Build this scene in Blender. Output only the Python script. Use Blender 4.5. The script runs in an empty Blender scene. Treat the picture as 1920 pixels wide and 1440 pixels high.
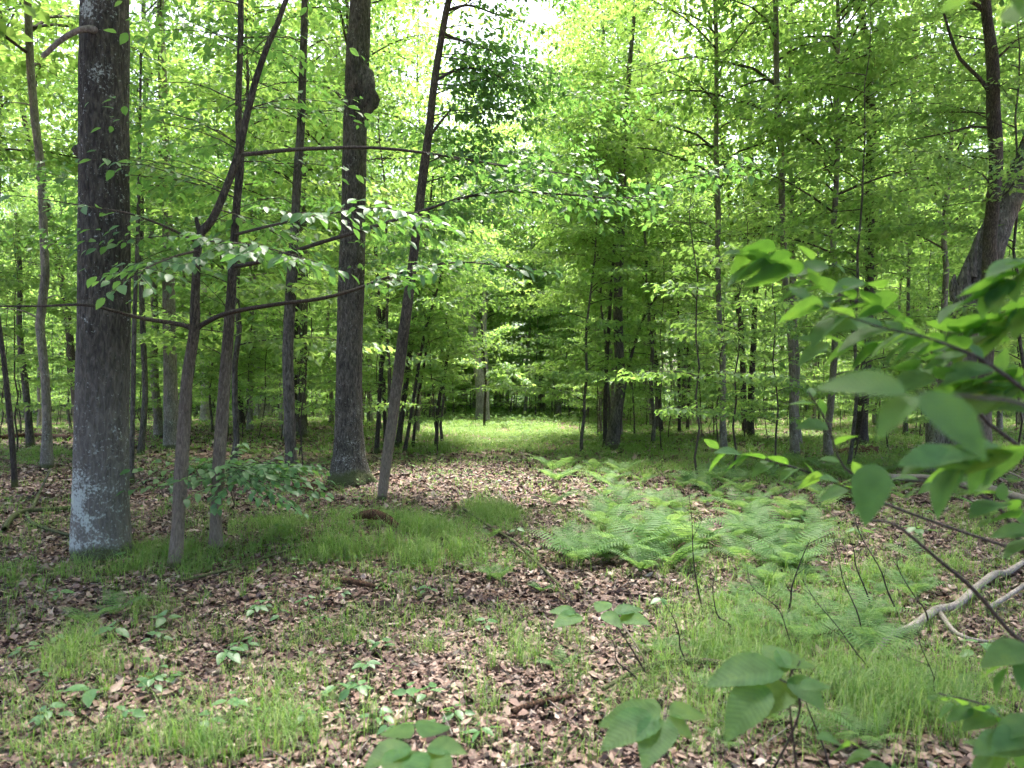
import bpy, math, random
import numpy as np
from mathutils import Vector
PI = math.pi
sc = bpy.context.scene
C = sc.collection

# ------------------------------------------------------------------ camera
F, H, HY = 1371.0, 1.5, 735.0          # focal length in photo pixels, eye height, horizon row
cam = bpy.data.cameras.new("camera")
camo = bpy.data.objects.new("camera", cam); C.objects.link(camo)
camo.location = (0, 0, H); camo.rotation_euler = (PI/2, 0, 0)
cam.sensor_width = 36; cam.lens = F/1920*36
cam.shift_y = (HY-720)/1920
cam.clip_start = 0.05; cam.clip_end = 1000
cam.dof.use_dof = True; cam.dof.focus_distance = 9.0; cam.dof.aperture_fstop = 3.0
sc.camera = camo

# ------------------------------------------------------------------ light
SUN_EL, SUN_AZ = math.radians(70), math.radians(8)     # azimuth clockwise from +Y (in front of the camera)
w = bpy.data.worlds.new("World"); sc.world = w; w.use_nodes = True
wn = w.node_tree.nodes; wl = w.node_tree.links; wn.clear()
sky = wn.new('ShaderNodeTexSky'); sky.sky_type = 'NISHITA'; sky.sun_disc = False
sky.sun_elevation = SUN_EL; sky.sun_rotation = SUN_AZ
sky.air_density = .7; sky.dust_density = 6.0; sky.ozone_density = 1.0
bgn = wn.new('ShaderNodeBackground'); bgn.inputs[1].default_value = 0.15
wo = wn.new('ShaderNodeOutputWorld')
wl.new(sky.outputs[0], bgn.inputs[0]); wl.new(bgn.outputs[0], wo.inputs[0])
sl = bpy.data.lights.new("sun", 'SUN'); sl.energy = 2.7; sl.angle = math.radians(11); sl.color = (1, .96, .88)
so = bpy.data.objects.new("sun", sl); C.objects.link(so)
SD = Vector((math.sin(SUN_AZ)*math.cos(SUN_EL), math.cos(SUN_AZ)*math.cos(SUN_EL), math.sin(SUN_EL)))
so.rotation_euler = SD.to_track_quat('Z', 'Y').to_euler(); so.location = (0, 0, 40)
vs = sc.view_settings; vs.view_transform = 'Standard'; vs.look = 'None'; vs.gamma = 1; vs.use_curve_mapping = False
vs.exposure = 2.62
cy = sc.cycles
cy.max_bounces = 10; cy.diffuse_bounces = 8; cy.glossy_bounces = 2; cy.transmission_bounces = 5
cy.transparent_max_bounces = 4; cy.caustics_reflective = False; cy.caustics_refractive = False
cy.sample_clamp_indirect = 6; cy.use_adaptive_sampling = True; cy.adaptive_threshold = 0.03

# ------------------------------------------------------------------ maths helpers
def vnoise(p, seed=0):
    """smooth value noise in -1..1 of an (N,3) array"""
    p = np.asarray(p, float); i = np.floor(p).astype(np.int64); f = p-i; f = f*f*(3-2*f); r = 0
    for dx in (0, 1):
        for dy in (0, 1):
            for dz in (0, 1):
                h = (i[:, 0]+dx)*374761393+(i[:, 1]+dy)*668265263+(i[:, 2]+dz)*2147483647+seed*1274126177
                h = (h ^ (h >> 13))*1274126177 & 0xffffffff; h = (h ^ (h >> 16)) & 0xffff
                wgt = (f[:, 0] if dx else 1-f[:, 0])*(f[:, 1] if dy else 1-f[:, 1])*(f[:, 2] if dz else 1-f[:, 2])
                r = r+wgt*(h/32767.5-1)
    return r
def ground(x, y):
    x = np.atleast_1d(np.asarray(x, float)); y = np.atleast_1d(np.asarray(y, float)); z0 = np.zeros_like(x)
    far = np.clip((y-8)/30, 0, 1)
    g = vnoise(np.stack([x*.35, y*.35, z0], 1), 3)*(.035+.05*far)+vnoise(np.stack([x*1.3, y*1.3, z0], 1), 5)*.018
    g = g+vnoise(np.stack([x*.09, y*.09, z0], 1), 7)*.22*far
    g = g+.13*np.exp(-(((x+1.5)/1.1)**2+((y-7.4)/.7)**2))            # grassy hump
    g = g+.10*np.exp(-(((x+2.9)/1.6)**2+((y-12.4)/.9)**2))
    g = g-.05*np.exp(-((x-.35)/.5)**2)*np.clip(1-y/20, 0, 1)            # worn track
    return g
def gz(x, y): return float(ground(x, y)[0])
def gpt(px, py):
    """where a ray through this spot of the view meets the ground"""
    d = H*F/(py-HY)
    for _ in range(6):
        d = (H-gz((px-960)/F*d, d))*F/(py-HY)
    x = (px-960)/F*d
    return x, d, gz(x, d)
def at(px, py, d): return np.array([(px-960)/F*d, d, H+(HY-py)/F*d])
def unit(a): return a/(np.linalg.norm(a, axis=-1, keepdims=True)+1e-9)
def smooth(path, n):
    """Catmull-Rom resample of (k,m) rows to n rows"""
    p = np.asarray(path, float); k = len(p)
    if k == 2: return p[0]+(p[1]-p[0])*np.linspace(0, 1, n)[:, None]
    q = np.vstack([2*p[0]-p[1], p, 2*p[-1]-p[-2]]); t = np.linspace(0, k-1-1e-6, n); i = t.astype(int); f = (t-i)[:, None]
    a, b, c, d = q[i], q[i+1], q[i+2], q[i+3]
    return .5*((2*b)+(c-a)*f+(2*a-5*b+4*c-d)*f*f+(3*b-a-3*c+d)*f**3)

class MB:
    def __init__(s): s.V = []; s.Fs = []; s.n = 0; s.UV = []
    def add(s, v, f, mat=0, uv=None):
        v = np.asarray(v, np.float32).reshape(-1, 3); f = np.asarray(f, np.int64)
        if len(v) == 0: return
        s.V.append(v); s.Fs.append((f+s.n, mat)); s.n += len(v)
        s.UV.append(np.zeros((len(v), 2), np.float32) if uv is None else np.asarray(uv, np.float32))
    def mesh(s, name, mats, smooth_shade=True):
        me = bpy.data.meshes.new(name)
        V = np.concatenate(s.V); me.vertices.add(len(V)); me.vertices.foreach_set('co', V.ravel())
        tot = np.concatenate([np.full(len(f), f.shape[1]) for f, m in s.Fs]); mi = np.concatenate([np.full(len(f), m) for f, m in s.Fs])
        lv = np.concatenate([f.ravel() for f, m in s.Fs])
        me.loops.add(len(lv)); me.loops.foreach_set('vertex_index', lv.astype(np.int32))
        me.polygons.add(len(tot)); st = np.concatenate([[0], np.cumsum(tot)[:-1]])
        me.polygons.foreach_set('loop_start', st.astype(np.int32)); me.polygons.foreach_set('loop_total', tot.astype(np.int32))
        me.polygons.foreach_set('material_index', mi.astype(np.int32))
        me.polygons.foreach_set('use_smooth', np.full(len(tot), smooth_shade))
        uv = me.uv_layers.new(name='UVMap'); U = np.concatenate(s.UV)[lv]; uv.data.foreach_set('uv', U.ravel())
        for m in mats: me.materials.append(m)
        me.update(calc_edges=True)
        return me
    def tube(s, path, rad, sides=8, mat=0, rough=0., seed=0, cap=True, freq=3., ridge=0.):
        p = np.asarray(path, float); n = len(p); rad = np.asarray(rad, float)
        t = unit(np.gradient(p, axis=0)); ref = np.array([1., 0, 0]) if abs(t[0][0]) < .8 else np.array([0, 0, 1.])
        a = np.zeros_like(p); u = ref
        for i in range(n):
            u = u-t[i]*u.dot(t[i]); u = u/np.linalg.norm(u); a[i] = u
        b = np.cross(t, a); th = np.linspace(0, 2*PI, sides, endpoint=False)
        ring = a[:, None]*np.cos(th)[None, :, None]+b[:, None]*np.sin(th)[None, :, None]
        r = rad[:, None]*np.ones(sides)
        if rough:
            q = (p[:, None]*np.array([1, 1, .35])+ring*rad[:, None, None]*2.2)*freq
            r = r*(1+rough*vnoise(q.reshape(-1, 3), seed).reshape(n, sides)+rough*.5*vnoise(q.reshape(-1, 3)*2.7, seed+1).reshape(n, sides))
        if ridge:
            zz = np.cumsum(np.r_[0, np.linalg.norm(np.diff(p, axis=0), axis=1)]); TH, ZZ = np.meshgrid(th, zz)
            q = np.stack([np.cos(TH)*7, np.sin(TH)*7, ZZ*3.2], -1).reshape(-1, 3); nz = 1-np.abs(vnoise(q, seed+5)).reshape(n, sides)*2
            q2 = np.stack([np.cos(TH)*15, np.sin(TH)*15, ZZ*9], -1).reshape(-1, 3); r = r*(1+ridge*nz+ridge*.6*vnoise(q2, seed+6).reshape(n, sides))
            r = r*(1+.30*np.exp(-np.maximum(ZZ-.12, 0)/.13)*np.maximum(vnoise(np.stack([np.cos(TH)*2.1, np.sin(TH)*2.1, ZZ*0], -1).reshape(-1, 3), seed+8).reshape(n, sides), -.2))
        v = p[:, None]+ring*r[..., None]
        i = np.arange(n-1)[:, None]*sides; j = np.arange(sides)[None]; j2 = (j+1) % sides
        f = np.stack([i+j, i+j2, i+sides+j2, i+sides+j], -1).reshape(-1, 4)
        s.add(v.reshape(-1, 3), f, mat)
        if cap:
            k = s.n; tip = p[-1]+t[-1]*rad[-1]*.6
            vv = np.vstack([v[-1], tip]); s.add(vv, np.stack([np.arange(sides), (np.arange(sides)+1) % sides, np.full(sides, sides)], 1), mat)
    def sticks(s, A, B, ra, rb, mat=0):
        if len(A) == 0: return
        d = unit(B-A); ref = np.where(np.abs(d[:, 2:3]) > .8, np.array([[1., 0, 0]]), np.array([[0, 0, 1.]]))
        u = unit(np.cross(d, ref)); v = np.cross(d, u); R = []
        for k in range(3):
            c, si = math.cos(k*2*PI/3), math.sin(k*2*PI/3); R.append(u*c+v*si)
        R = np.stack(R, 1); ra = np.broadcast_to(ra, (len(A),)); rb = np.broadcast_to(rb, (len(A),))
        V = np.concatenate([A[:, None]+R*ra[:, None, None], B[:, None]+R*rb[:, None, None]], 1)
        o = np.arange(len(A))[:, None, None]*6
        f = np.array([[0, 1, 4, 3], [1, 2, 5, 4], [2, 0, 3, 5]])[None]+o
        s.add(V.reshape(-1, 3), f.reshape(-1, 4), mat)
    def leaves(s, P, D, N, S, tpl, mat=0, curl=None):
        if len(P) == 0: return
        tv, tf = tpl; D = unit(D); side = unit(np.cross(N, D)); N = np.cross(D, side); S = np.broadcast_to(S, (len(P),))
        V = P[:, None]+S[:, None, None]*(D[:, None]*tv[None, :, 0:1]+side[:, None]*tv[None, :, 1:2]+N[:, None]*tv[None, :, 2:3]*(1 if curl is None else curl[:, None, None]))
        o = np.arange(len(P))*len(tv)
        uv = np.tile(tv[:, :2]*[1, 1]+[0, .5], (len(P), 1))
        by = {}
        for fc in tf: by.setdefault(len(fc), []).append(fc)
        s.V.append(V.reshape(-1, 3).astype(np.float32)); s.UV.append(uv.astype(np.float32)); base = s.n; s.n += len(P)*len(tv)
        for k, fs in by.items():
            f = (np.array(fs)[None]+o[:, None, None]).reshape(-1, k); s.Fs.append((f+base, mat))

def strip_leaf(us, ws, fold=.12, droop=.12, serr=0.):
    """leaf template from stations us and half widths ws, folded along its midrib"""
    v = []; f = []
    for i, (u, wd) in enumerate(zip(us, ws)):
        z = -droop*u*u; w2 = wd*(1+serr*(1 if i % 2 else -1))
        v += [(u, -w2, z+fold*wd), (u, 0, z), (u, w2, z+fold*wd)]
    v = [(0, 0, 0)]+v+[(1, 0, -droop)]
    n = len(us)
    f.append((0, 1, 2)); f.append((0, 2, 3))
    for i in range(n-1):
        a = 1+3*i; b = a+3
        f += [(a, b, b+1, a+1), (a+1, b+1, b+2, a+2)]
    a = 1+3*(n-1); T = len(v)-1
    f += [(a, T, a+1), (a+1, T, a+2)]
    return np.array(v, float), f
TQ = (np.array([(0, 0, 0), (.42, -.28, .07), (1, 0, -.08), (.42, .28, .07)], float), [(0, 1, 2), (0, 2, 3)])
TM = strip_leaf([.16, .42, .72], [.17, .28, .19], .25, .15)
uu = np.linspace(.03, .96, 17)
TN = strip_leaf(list(uu), list(.33*np.sin(PI*uu**.85)**.8*(1-.35*uu)), .22, .16, .03)
def litter_tpl(seed):
    r = random.Random(seed+3); v = [(.1, 0, .02)]
    n = r.choice((7, 9, 11, 13)); deep = r.uniform(.5, .8); asp = r.uniform(.45, .85)
    for i in range(n):
        a = 2*PI*i/n; rad = .5*(1 if i % 2 == 0 else deep)*r.uniform(.8, 1.15)
        v.append((.1+rad*math.cos(a), rad*asp*math.sin(a), .10*math.cos(2*a+seed)+.05*r.uniform(-1, 1)))
    return np.array(v), [(0, i+1, (i+1) % n+1) for i in range(n)]

# ------------------------------------------------------------------ materials
def newmat(name):
    m = bpy.data.materials.new(name); m.use_nodes = True; nt = m.node_tree; nt.nodes.clear()
    return m, nt.nodes, nt.links
def ramp(nd, stops, interp='LINEAR'):
    r = nd.new('ShaderNodeValToRGB'); r.color_ramp.interpolation = interp; e = r.color_ramp.elements
    while len(e) < len(stops): e.new(.5)
    for i, (p, c) in enumerate(stops): e[i].position = p; e[i].color = (*c, 1) if len(c) == 3 else c
    return r
def leaf_mat(name, refl, trans, fac=.5, rough=.45, spec=.4, veins=False):
    """refl / trans: three stops each, from dark to light leaves"""
    m, nd, lk = newmat(name)
    geo = nd.new('ShaderNodeNewGeometry'); oi = nd.new('ShaderNodeObjectInfo')
    mx = nd.new('ShaderNodeMath'); mx.operation = 'MULTIPLY_ADD'; lk.new(oi.outputs['Random'], mx.inputs[0]); mx.inputs[1].default_value = .35
    m2 = nd.new('ShaderNodeMath'); m2.operation = 'MULTIPLY'; lk.new(geo.outputs['Random Per Island'], m2.inputs[0]); m2.inputs[1].default_value = .65
    lk.new(m2.outputs[0], mx.inputs[2])
    r1 = ramp(nd, list(zip((0, .5, 1), refl))); r2 = ramp(nd, list(zip((0, .5, 1), trans)))
    lk.new(mx.outputs[0], r1.inputs[0]); lk.new(mx.outputs[0], r2.inputs[0])
    p = nd.new('ShaderNodeBsdfPrincipled'); p.inputs['Roughness'].default_value = rough; p.inputs['Specular IOR Level'].default_value = spec
    t = nd.new('ShaderNodeBsdfTranslucent'); mix = nd.new('ShaderNodeMixShader'); mix.inputs[0].default_value = fac
    lk.new(r1.outputs[0], p.inputs['Base Color']); lk.new(r2.outputs[0], t.inputs[0])
    if veins:
        uv = nd.new('ShaderNodeUVMap'); sp = nd.new('ShaderNodeSeparateXYZ'); lk.new(uv.outputs[0], sp.inputs[0])
        a = nd.new('ShaderNodeMath'); a.operation = 'SUBTRACT'; lk.new(sp.outputs[1], a.inputs[0]); a.inputs[1].default_value = .5
        b = nd.new('ShaderNodeMath'); b.operation = 'ABSOLUTE'; lk.new(a.outputs[0], b.inputs[0])
        c = nd.new('ShaderNodeMath'); c.operation = 'MULTIPLY_ADD'; lk.new(b.outputs[0], c.inputs[0]); c.inputs[1].default_value = -.75; lk.new(sp.outputs[0], c.inputs[2])
        d = nd.new('ShaderNodeMath'); d.operation = 'MULTIPLY'; lk.new(c.outputs[0], d.inputs[0]); d.inputs[1].default_value = 85
        e = nd.new('ShaderNodeMath'); e.operation = 'SINE'; lk.new(d.outputs[0], e.inputs[0])
        nz = nd.new('ShaderNodeTexNoise'); nz.inputs['Scale'].default_value = 28; nz.inputs['Detail'].default_value = 6; tcc = nd.new('ShaderNodeTexCoord'); lk.new(tcc.outputs['Object'], nz.inputs[0])
        nr = ramp(nd, [(.3, (.72, .76, .7)), (.55, (1, 1, 1)), (.72, (1.2, 1.12, .95)), (.8, (1.5, 1.15, .6))]); lk.new(nz.outputs[0], nr.inputs[0])
        vr = ramp(nd, [(.86, (1, 1, 1)), (.97, (1.28, 1.22, 1.1))]); lk.new(e.outputs[0], vr.inputs[0])
        vm2 = nd.new('ShaderNodeMix'); vm2.data_type = 'RGBA'; vm2.blend_type = 'MULTIPLY'; vm2.inputs[0].default_value = 1; lk.new(nr.outputs[0], vm2.inputs[6]); lk.new(vr.outputs[0], vm2.inputs[7])
        for rr_, tgt in ((r1, p.inputs['Base Color']), (r2, t.inputs[0])):
            mm = nd.new('ShaderNodeMix'); mm.data_type = 'RGBA'; mm.blend_type = 'MULTIPLY'; mm.inputs[0].default_value = 1
            lk.new(rr_.outputs[0], mm.inputs[6]); lk.new(vm2.outputs[2], mm.inputs[7]); lk.new(mm.outputs[2], tgt)
        g = nd.new('ShaderNodeMapRange'); lk.new(b.outputs[0], g.inputs[0]); g.inputs[1].default_value = 0; g.inputs[2].default_value = .014; g.inputs[3].default_value = -2.5; g.inputs[4].default_value = 0
        h = nd.new('ShaderNodeMath'); h.operation = 'ADD'; lk.new(e.outputs[0], h.inputs[0]); lk.new(g.outputs[0], h.inputs[1])
        bp = nd.new('ShaderNodeBump'); bp.inputs['Strength'].default_value = .18; bp.inputs['Distance'].default_value = .001
        lk.new(h.outputs[0], bp.inputs['Height']); lk.new(bp.outputs[0], p.inputs['Normal']); lk.new(bp.outputs[0], t.inputs['Normal'])
    o = nd.new('ShaderNodeOutputMaterial')
    lk.new(p.outputs[0], mix.inputs[1]); lk.new(t.outputs[0], mix.inputs[2]); lk.new(mix.outputs[0], o.inputs[0])
    return m
def bark_mat(name, dark, mid, light, furrow=1.0, lichen=0., moss=0., scale=1., liccol=(.42, .50, .45), lowlight=None, spots=()):
    m, nd, lk = newmat(name)
    tc = nd.new('ShaderNodeTexCoord'); mp = nd.new('ShaderNodeMapping'); mp.inputs['Scale'].default_value = (34*scale, 34*scale, 9*scale)
    lk.new(tc.outputs['Object'], mp.inputs[0])
    n1 = nd.new('ShaderNodeTexNoise'); n1.inputs['Scale'].default_value = 1.0; n1.inputs['Detail'].default_value = 6; n1.inputs['Roughness'].default_value = .65
    n1.inputs['Distortion'].default_value = .8
    lk.new(mp.outputs[0], n1.inputs[0])
    v1 = nd.new('ShaderNodeTexVoronoi'); v1.feature = 'DISTANCE_TO_EDGE'; v1.inputs['Scale'].default_value = 1.1; lk.new(mp.outputs[0], v1.inputs[0])
    n2 = nd.new('ShaderNodeTexNoise'); n2.inputs['Scale'].default_value = 2.2; n2.inputs['Detail'].default_value = 5; lk.new(tc.outputs['Object'], n2.inputs[0])
    r = ramp(nd, [(.34, dark), (.5, mid), (.66, light)]); lk.new(n1.outputs[0], r.inputs[0])
    r2 = ramp(nd, [(.3, (.62, .62, .62)), (.7, (1.25, 1.22, 1.2))]); lk.new(n2.outputs[0], r2.inputs[0])
    mu = nd.new('ShaderNodeMix'); mu.data_type = 'RGBA'; mu.blend_type = 'MULTIPLY'; mu.inputs[0].default_value = 1
    lk.new(r.outputs[0], mu.inputs[6]); lk.new(r2.outputs[0], mu.inputs[7]); col = mu.outputs[2]
    sp = nd.new('ShaderNodeSeparateXYZ'); lk.new(tc.outputs['Object'], sp.inputs[0])
    def mixin(col, fac, c):
        q = nd.new('ShaderNodeMix'); q.data_type = 'RGBA'; lk.new(fac, q.inputs[0]); lk.new(col, q.inputs[6]); q.inputs[7].default_value = (*c, 1); return q.outputs[2]
    if lowlight:
        hm = nd.new('ShaderNodeMapRange'); lk.new(sp.outputs[2], hm.inputs[0]); hm.inputs[1].default_value = .2; hm.inputs[2].default_value = 2.2; hm.inputs[3].default_value = .85; hm.inputs[4].default_value = .0
        q = nd.new('ShaderNodeMath'); q.operation = 'MULTIPLY'; lk.new(hm.outputs[0], q.inputs[0]); lk.new(n1.outputs[0], q.inputs[1])
        q2 = nd.new('ShaderNodeMath'); q2.operation = 'MULTIPLY'; lk.new(q.outputs[0], q2.inputs[0]); q2.inputs[1].default_value = 1.5; q2.use_clamp = True
        col = mixin(col, q2.outputs[0], lowlight)
    if lichen:
        n3 = nd.new('ShaderNodeTexNoise'); n3.inputs['Scale'].default_value = 5; n3.inputs['Detail'].default_value = 12; n3.inputs['Roughness'].default_value = .88
        lk.new(tc.outputs['Object'], n3.inputs[0])
        h2 = nd.new('ShaderNodeMapRange'); lk.new(sp.outputs[2], h2.inputs[0]); h2.inputs[1].default_value = .3; h2.inputs[2].default_value = 1.6; h2.inputs[3].default_value = .05*lichen; h2.inputs[4].default_value = -.02
        ad = nd.new('ShaderNodeMath'); ad.operation = 'ADD'; lk.new(n3.outputs[0], ad.inputs[0]); lk.new(h2.outputs[0], ad.inputs[1])
        for sx_, sy_, sz_, sr in spots:
            vm = nd.new('ShaderNodeVectorMath'); vm.operation = 'DISTANCE'; lk.new(tc.outputs['Object'], vm.inputs[0]); vm.inputs[1].default_value = (sx_, sy_, sz_)
            mr = nd.new('ShaderNodeMapRange'); lk.new(vm.outputs['Value'], mr.inputs[0]); mr.inputs[1].default_value = sr*.3; mr.inputs[2].default_value = sr*1.5; mr.inputs[3].default_value = .12; mr.inputs[4].default_value = 0
            a2 = nd.new('ShaderNodeMath'); a2.operation = 'ADD'; lk.new(ad.outputs[0], a2.inputs[0]); lk.new(mr.outputs[0], a2.inputs[1]); ad = a2
        n5 = nd.new('ShaderNodeTexNoise'); n5.inputs['Scale'].default_value = 45; n5.inputs['Detail'].default_value = 4; lk.new(tc.outputs['Object'], n5.inputs[0])
        a5 = nd.new('ShaderNodeMath'); a5.operation = 'MULTIPLY_ADD'; lk.new(n5.outputs[0], a5.inputs[0]); a5.inputs[1].default_value = .5; lk.new(ad.outputs[0], a5.inputs[2])
        a6 = nd.new('ShaderNodeMath'); a6.operation = 'ADD'; lk.new(a5.outputs[0], a6.inputs[0]); a6.inputs[1].default_value = -.25; ad = a6
        r3 = ramp(nd, [(.575, (0, 0, 0)), (.68, (.85, .85, .85))]); lk.new(ad.outputs[0], r3.inputs[0]); col = mixin(col, r3.outputs[0], liccol)
    if moss:
        h3 = nd.new('ShaderNodeMapRange'); lk.new(sp.outputs[2], h3.inputs[0]); h3.inputs[1].default_value = .0; h3.inputs[2].default_value = moss; h3.inputs[3].default_value = .5; h3.inputs[4].default_value = -.25
        ad = nd.new('ShaderNodeMath'); ad.operation = 'ADD'; lk.new(n2.outputs[0], ad.inputs[0]); lk.new(h3.outputs[0], ad.inputs[1])
        r4 = ramp(nd, [(.55, (0, 0, 0)), (.75, (.85, .85, .85))]); lk.new(ad.outputs[0], r4.inputs[0]); col = mixin(col, r4.outputs[0], (.055, .07, .02))
    p = nd.new('ShaderNodeBsdfPrincipled'); p.inputs['Roughness'].default_value = .85; p.inputs['Specular IOR Level'].default_value = .25
    lk.new(col, p.inputs['Base Color'])
    hsum = nd.new('ShaderNodeMath'); hsum.operation = 'MULTIPLY_ADD'; lk.new(v1.outputs['Distance'], hsum.inputs[0]); hsum.inputs[1].default_value = .6; lk.new(n1.outputs[0], hsum.inputs[2])
    bp = nd.new('ShaderNodeBump'); bp.inputs['Strength'].default_value = 1.; bp.inputs['Distance'].default_value = .022*furrow
    lk.new(hsum.outputs[0], bp.inputs['Height']); lk.new(bp.outputs[0], p.inputs['Normal'])
    o = nd.new('ShaderNodeOutputMaterial'); lk.new(p.outputs[0], o.inputs[0])
    return m

M = {}
M['leaf'] = leaf_mat('leaf_green', [(.075, .15, .065), (.11, .215, .095), (.155, .275, .125)], [(.21, .40, .075), (.34, .55, .11), (.49, .67, .15)], .56)  # extra blue puts the sky gloss of sunlit leaves into the colour
M['leaf_mid'] = leaf_mat('leaf_shade', [(.05, .13, .055), (.075, .18, .075), (.11, .23, .085)], [(.14, .33, .06), (.22, .46, .08), (.32, .58, .11)], .42, .45, .6)  # darker copy for nearer leaves, bluish sky reflection put into its colour
M['leaf_near'] = leaf_mat('leaf_close', [(.065, .165, .075), (.09, .205, .09), (.125, .25, .105)], [(.15, .34, .035), (.24, .47, .05), (.38, .59, .08)], .60, .55, .28, veins=True)
M['grass'] = leaf_mat('grass_blade', [(.06, .13, .035), (.11, .22, .055), (.25, .29, .13)], [(.14, .28, .03), (.25, .45, .06), (.40, .50, .16)], .45, .5, .3)
M['fern'] = leaf_mat('fern_frond', [(.07, .15, .05), (.10, .20, .07), (.15, .26, .10)], [(.16, .31, .06), (.24, .41, .09), (.34, .50, .13)], .45, .55, .25)
M['bark'] = bark_mat('bark_grey', (.03, .029, .025), (.09, .086, .075), (.18, .172, .15), 1.0, 0, .25)
M['bark_far'] = bark_mat('bark_pale_grey', (.085, .08, .070), (.17, .162, .14), (.27, .258, .225), .7, .6, .2)
M['bark_big'] = bark_mat('bark_big_tree', (.018, .017, .014), (.052, .049, .041), (.115, .108, .09), 1.0, 1.0, .22, 1.0, (.46, .52, .49), (.22, .21, .19), [(-.13, -.19, .66, .17), (-.09, -.2, .5, .10), (-.14, -.18, .13, .14), (.02, -.22, .36, .06), (-.02, -.22, 4.9, .2), (.1, -.2, 4.3, .12)])
M['bark_burl'] = bark_mat('bark_burled', (.025, .023, .02), (.075, .07, .06), (.16, .152, .13), 1.1, .8, .35, 1.1, (.36, .38, .36))
M['bark_sap'] = bark_mat('bark_sapling', (.018, .016, .013), (.058, .050, .039), (.14, .125, .10), .6, 0, .12, 1.8, lowlight=(.25, .21, .165))
M['bark_dark'] = bark_mat('bark_dark', (.018, .016, .014), (.05, .044, .04), (.10, .09, .083), .9, 0, .3, 1.4)
M['bark_old'] = bark_mat('bark_old', (.05, .048, .043), (.15, .145, .13), (.28, .27, .245), 1.8, .3, .3, .8)
M['bark_pale'] = bark_mat('bark_pale', (.14, .13, .125), (.26, .25, .24), (.38, .37, .355), .6, 0, .1, .8)
M['twig'] = bark_mat('twig_bark', (.025, .02, .018), (.06, .05, .043), (.11, .095, .085), .1, 0, 0, 3)
M['dead'] = bark_mat('dead_wood', (.12, .105, .09), (.24, .215, .195), (.38, .35, .32), .4, 0, 0, 2)
M['rot'] = bark_mat('rotten_wood', (.02, .012, .008), (.07, .035, .02), (.16, .085, .05), .8, 0, 0, 2.2)

def litter_material():
    m, nd, lk = newmat('dead_leaf'); g = nd.new('ShaderNodeNewGeometry')
    r = ramp(nd, [(0, (.018, .010, .008)), (.3, (.062, .033, .026)), (.55, (.14, .083, .068)), (.75, (.22, .142, .116)), (.93, (.30, .215, .175)), (1, (.40, .32, .28))])
    lk.new(g.outputs['Random Per Island'], r.inputs[0])
    p = nd.new('ShaderNodeBsdfPrincipled'); p.inputs['Roughness'].default_value = .6; p.inputs['Specular IOR Level'].default_value = .35
    lk.new(r.outputs[0], p.inputs['Base Color']); o = nd.new('ShaderNodeOutputMaterial'); lk.new(p.outputs[0], o.inputs[0]); return m
M['litter'] = litter_material()
def ground_material():
    m, nd, lk = newmat('forest_floor'); tc = nd.new('ShaderNodeTexCoord')
    v = nd.new('ShaderNodeTexVoronoi'); v.inputs['Scale'].default_value = 16; v.inputs['Randomness'].default_value = 1; lk.new(tc.outputs['Object'], v.inputs[0])
    sx = nd.new('ShaderNodeSeparateColor'); lk.new(v.outputs['Color'], sx.inputs[0])
    r = ramp(nd, [(0, (.03, .018, .013)), (.35, (.09, .052, .038)), (.65, (.17, .105, .08)), (.88, (.27, .185, .145)), (1, (.36, .28, .23))]); lk.new(sx.outputs[0], r.inputs[0])
    n = nd.new('ShaderNodeTexNoise'); n.inputs['Scale'].default_value = .55; n.inputs['Detail'].default_value = 7; n.inputs['Roughness'].default_value = .6; lk.new(tc.outputs['Object'], n.inputs[0])
    r2 = ramp(nd, [(.47, (0, 0, 0)), (.60, (.8, .8, .8))]); lk.new(n.outputs[0], r2.inputs[0])
    sp = nd.new('ShaderNodeSeparateXYZ'); lk.new(tc.outputs['Object'], sp.inputs[0])
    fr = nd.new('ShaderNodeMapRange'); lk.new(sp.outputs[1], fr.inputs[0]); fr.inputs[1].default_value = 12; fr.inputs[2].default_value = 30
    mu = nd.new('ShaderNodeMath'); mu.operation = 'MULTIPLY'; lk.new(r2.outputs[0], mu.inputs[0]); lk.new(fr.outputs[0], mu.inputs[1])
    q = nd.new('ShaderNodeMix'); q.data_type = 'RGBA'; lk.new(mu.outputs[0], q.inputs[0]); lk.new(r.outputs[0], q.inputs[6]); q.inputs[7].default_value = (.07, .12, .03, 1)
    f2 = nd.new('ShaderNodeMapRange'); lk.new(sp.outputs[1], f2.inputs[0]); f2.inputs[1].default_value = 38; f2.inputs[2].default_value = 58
    q2 = nd.new('ShaderNodeMix'); q2.data_type = 'RGBA'; lk.new(f2.outputs[0], q2.inputs[0]); lk.new(q.outputs[2], q2.inputs[6]); q2.inputs[7].default_value = (.035, .06, .018, 1); q = q2  # far floor greener and darker, deep-wood shade put into its colour
    p = nd.new('ShaderNodeBsdfPrincipled'); p.inputs['Roughness'].default_value = .9; p.inputs['Specular IOR Level'].default_value = .2; lk.new(q.outputs[2], p.inputs['Base Color'])
    bp = nd.new('ShaderNodeBump'); bp.inputs['Distance'].default_value = .02; bp.inputs['Strength'].default_value = .8; lk.new(sx.outputs[1], bp.inputs['Height']); lk.new(bp.outputs[0], p.inputs['Normal'])
    o = nd.new('ShaderNodeOutputMaterial'); lk.new(p.outputs[0], o.inputs[0]); return m
M['ground'] = ground_material()

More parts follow.
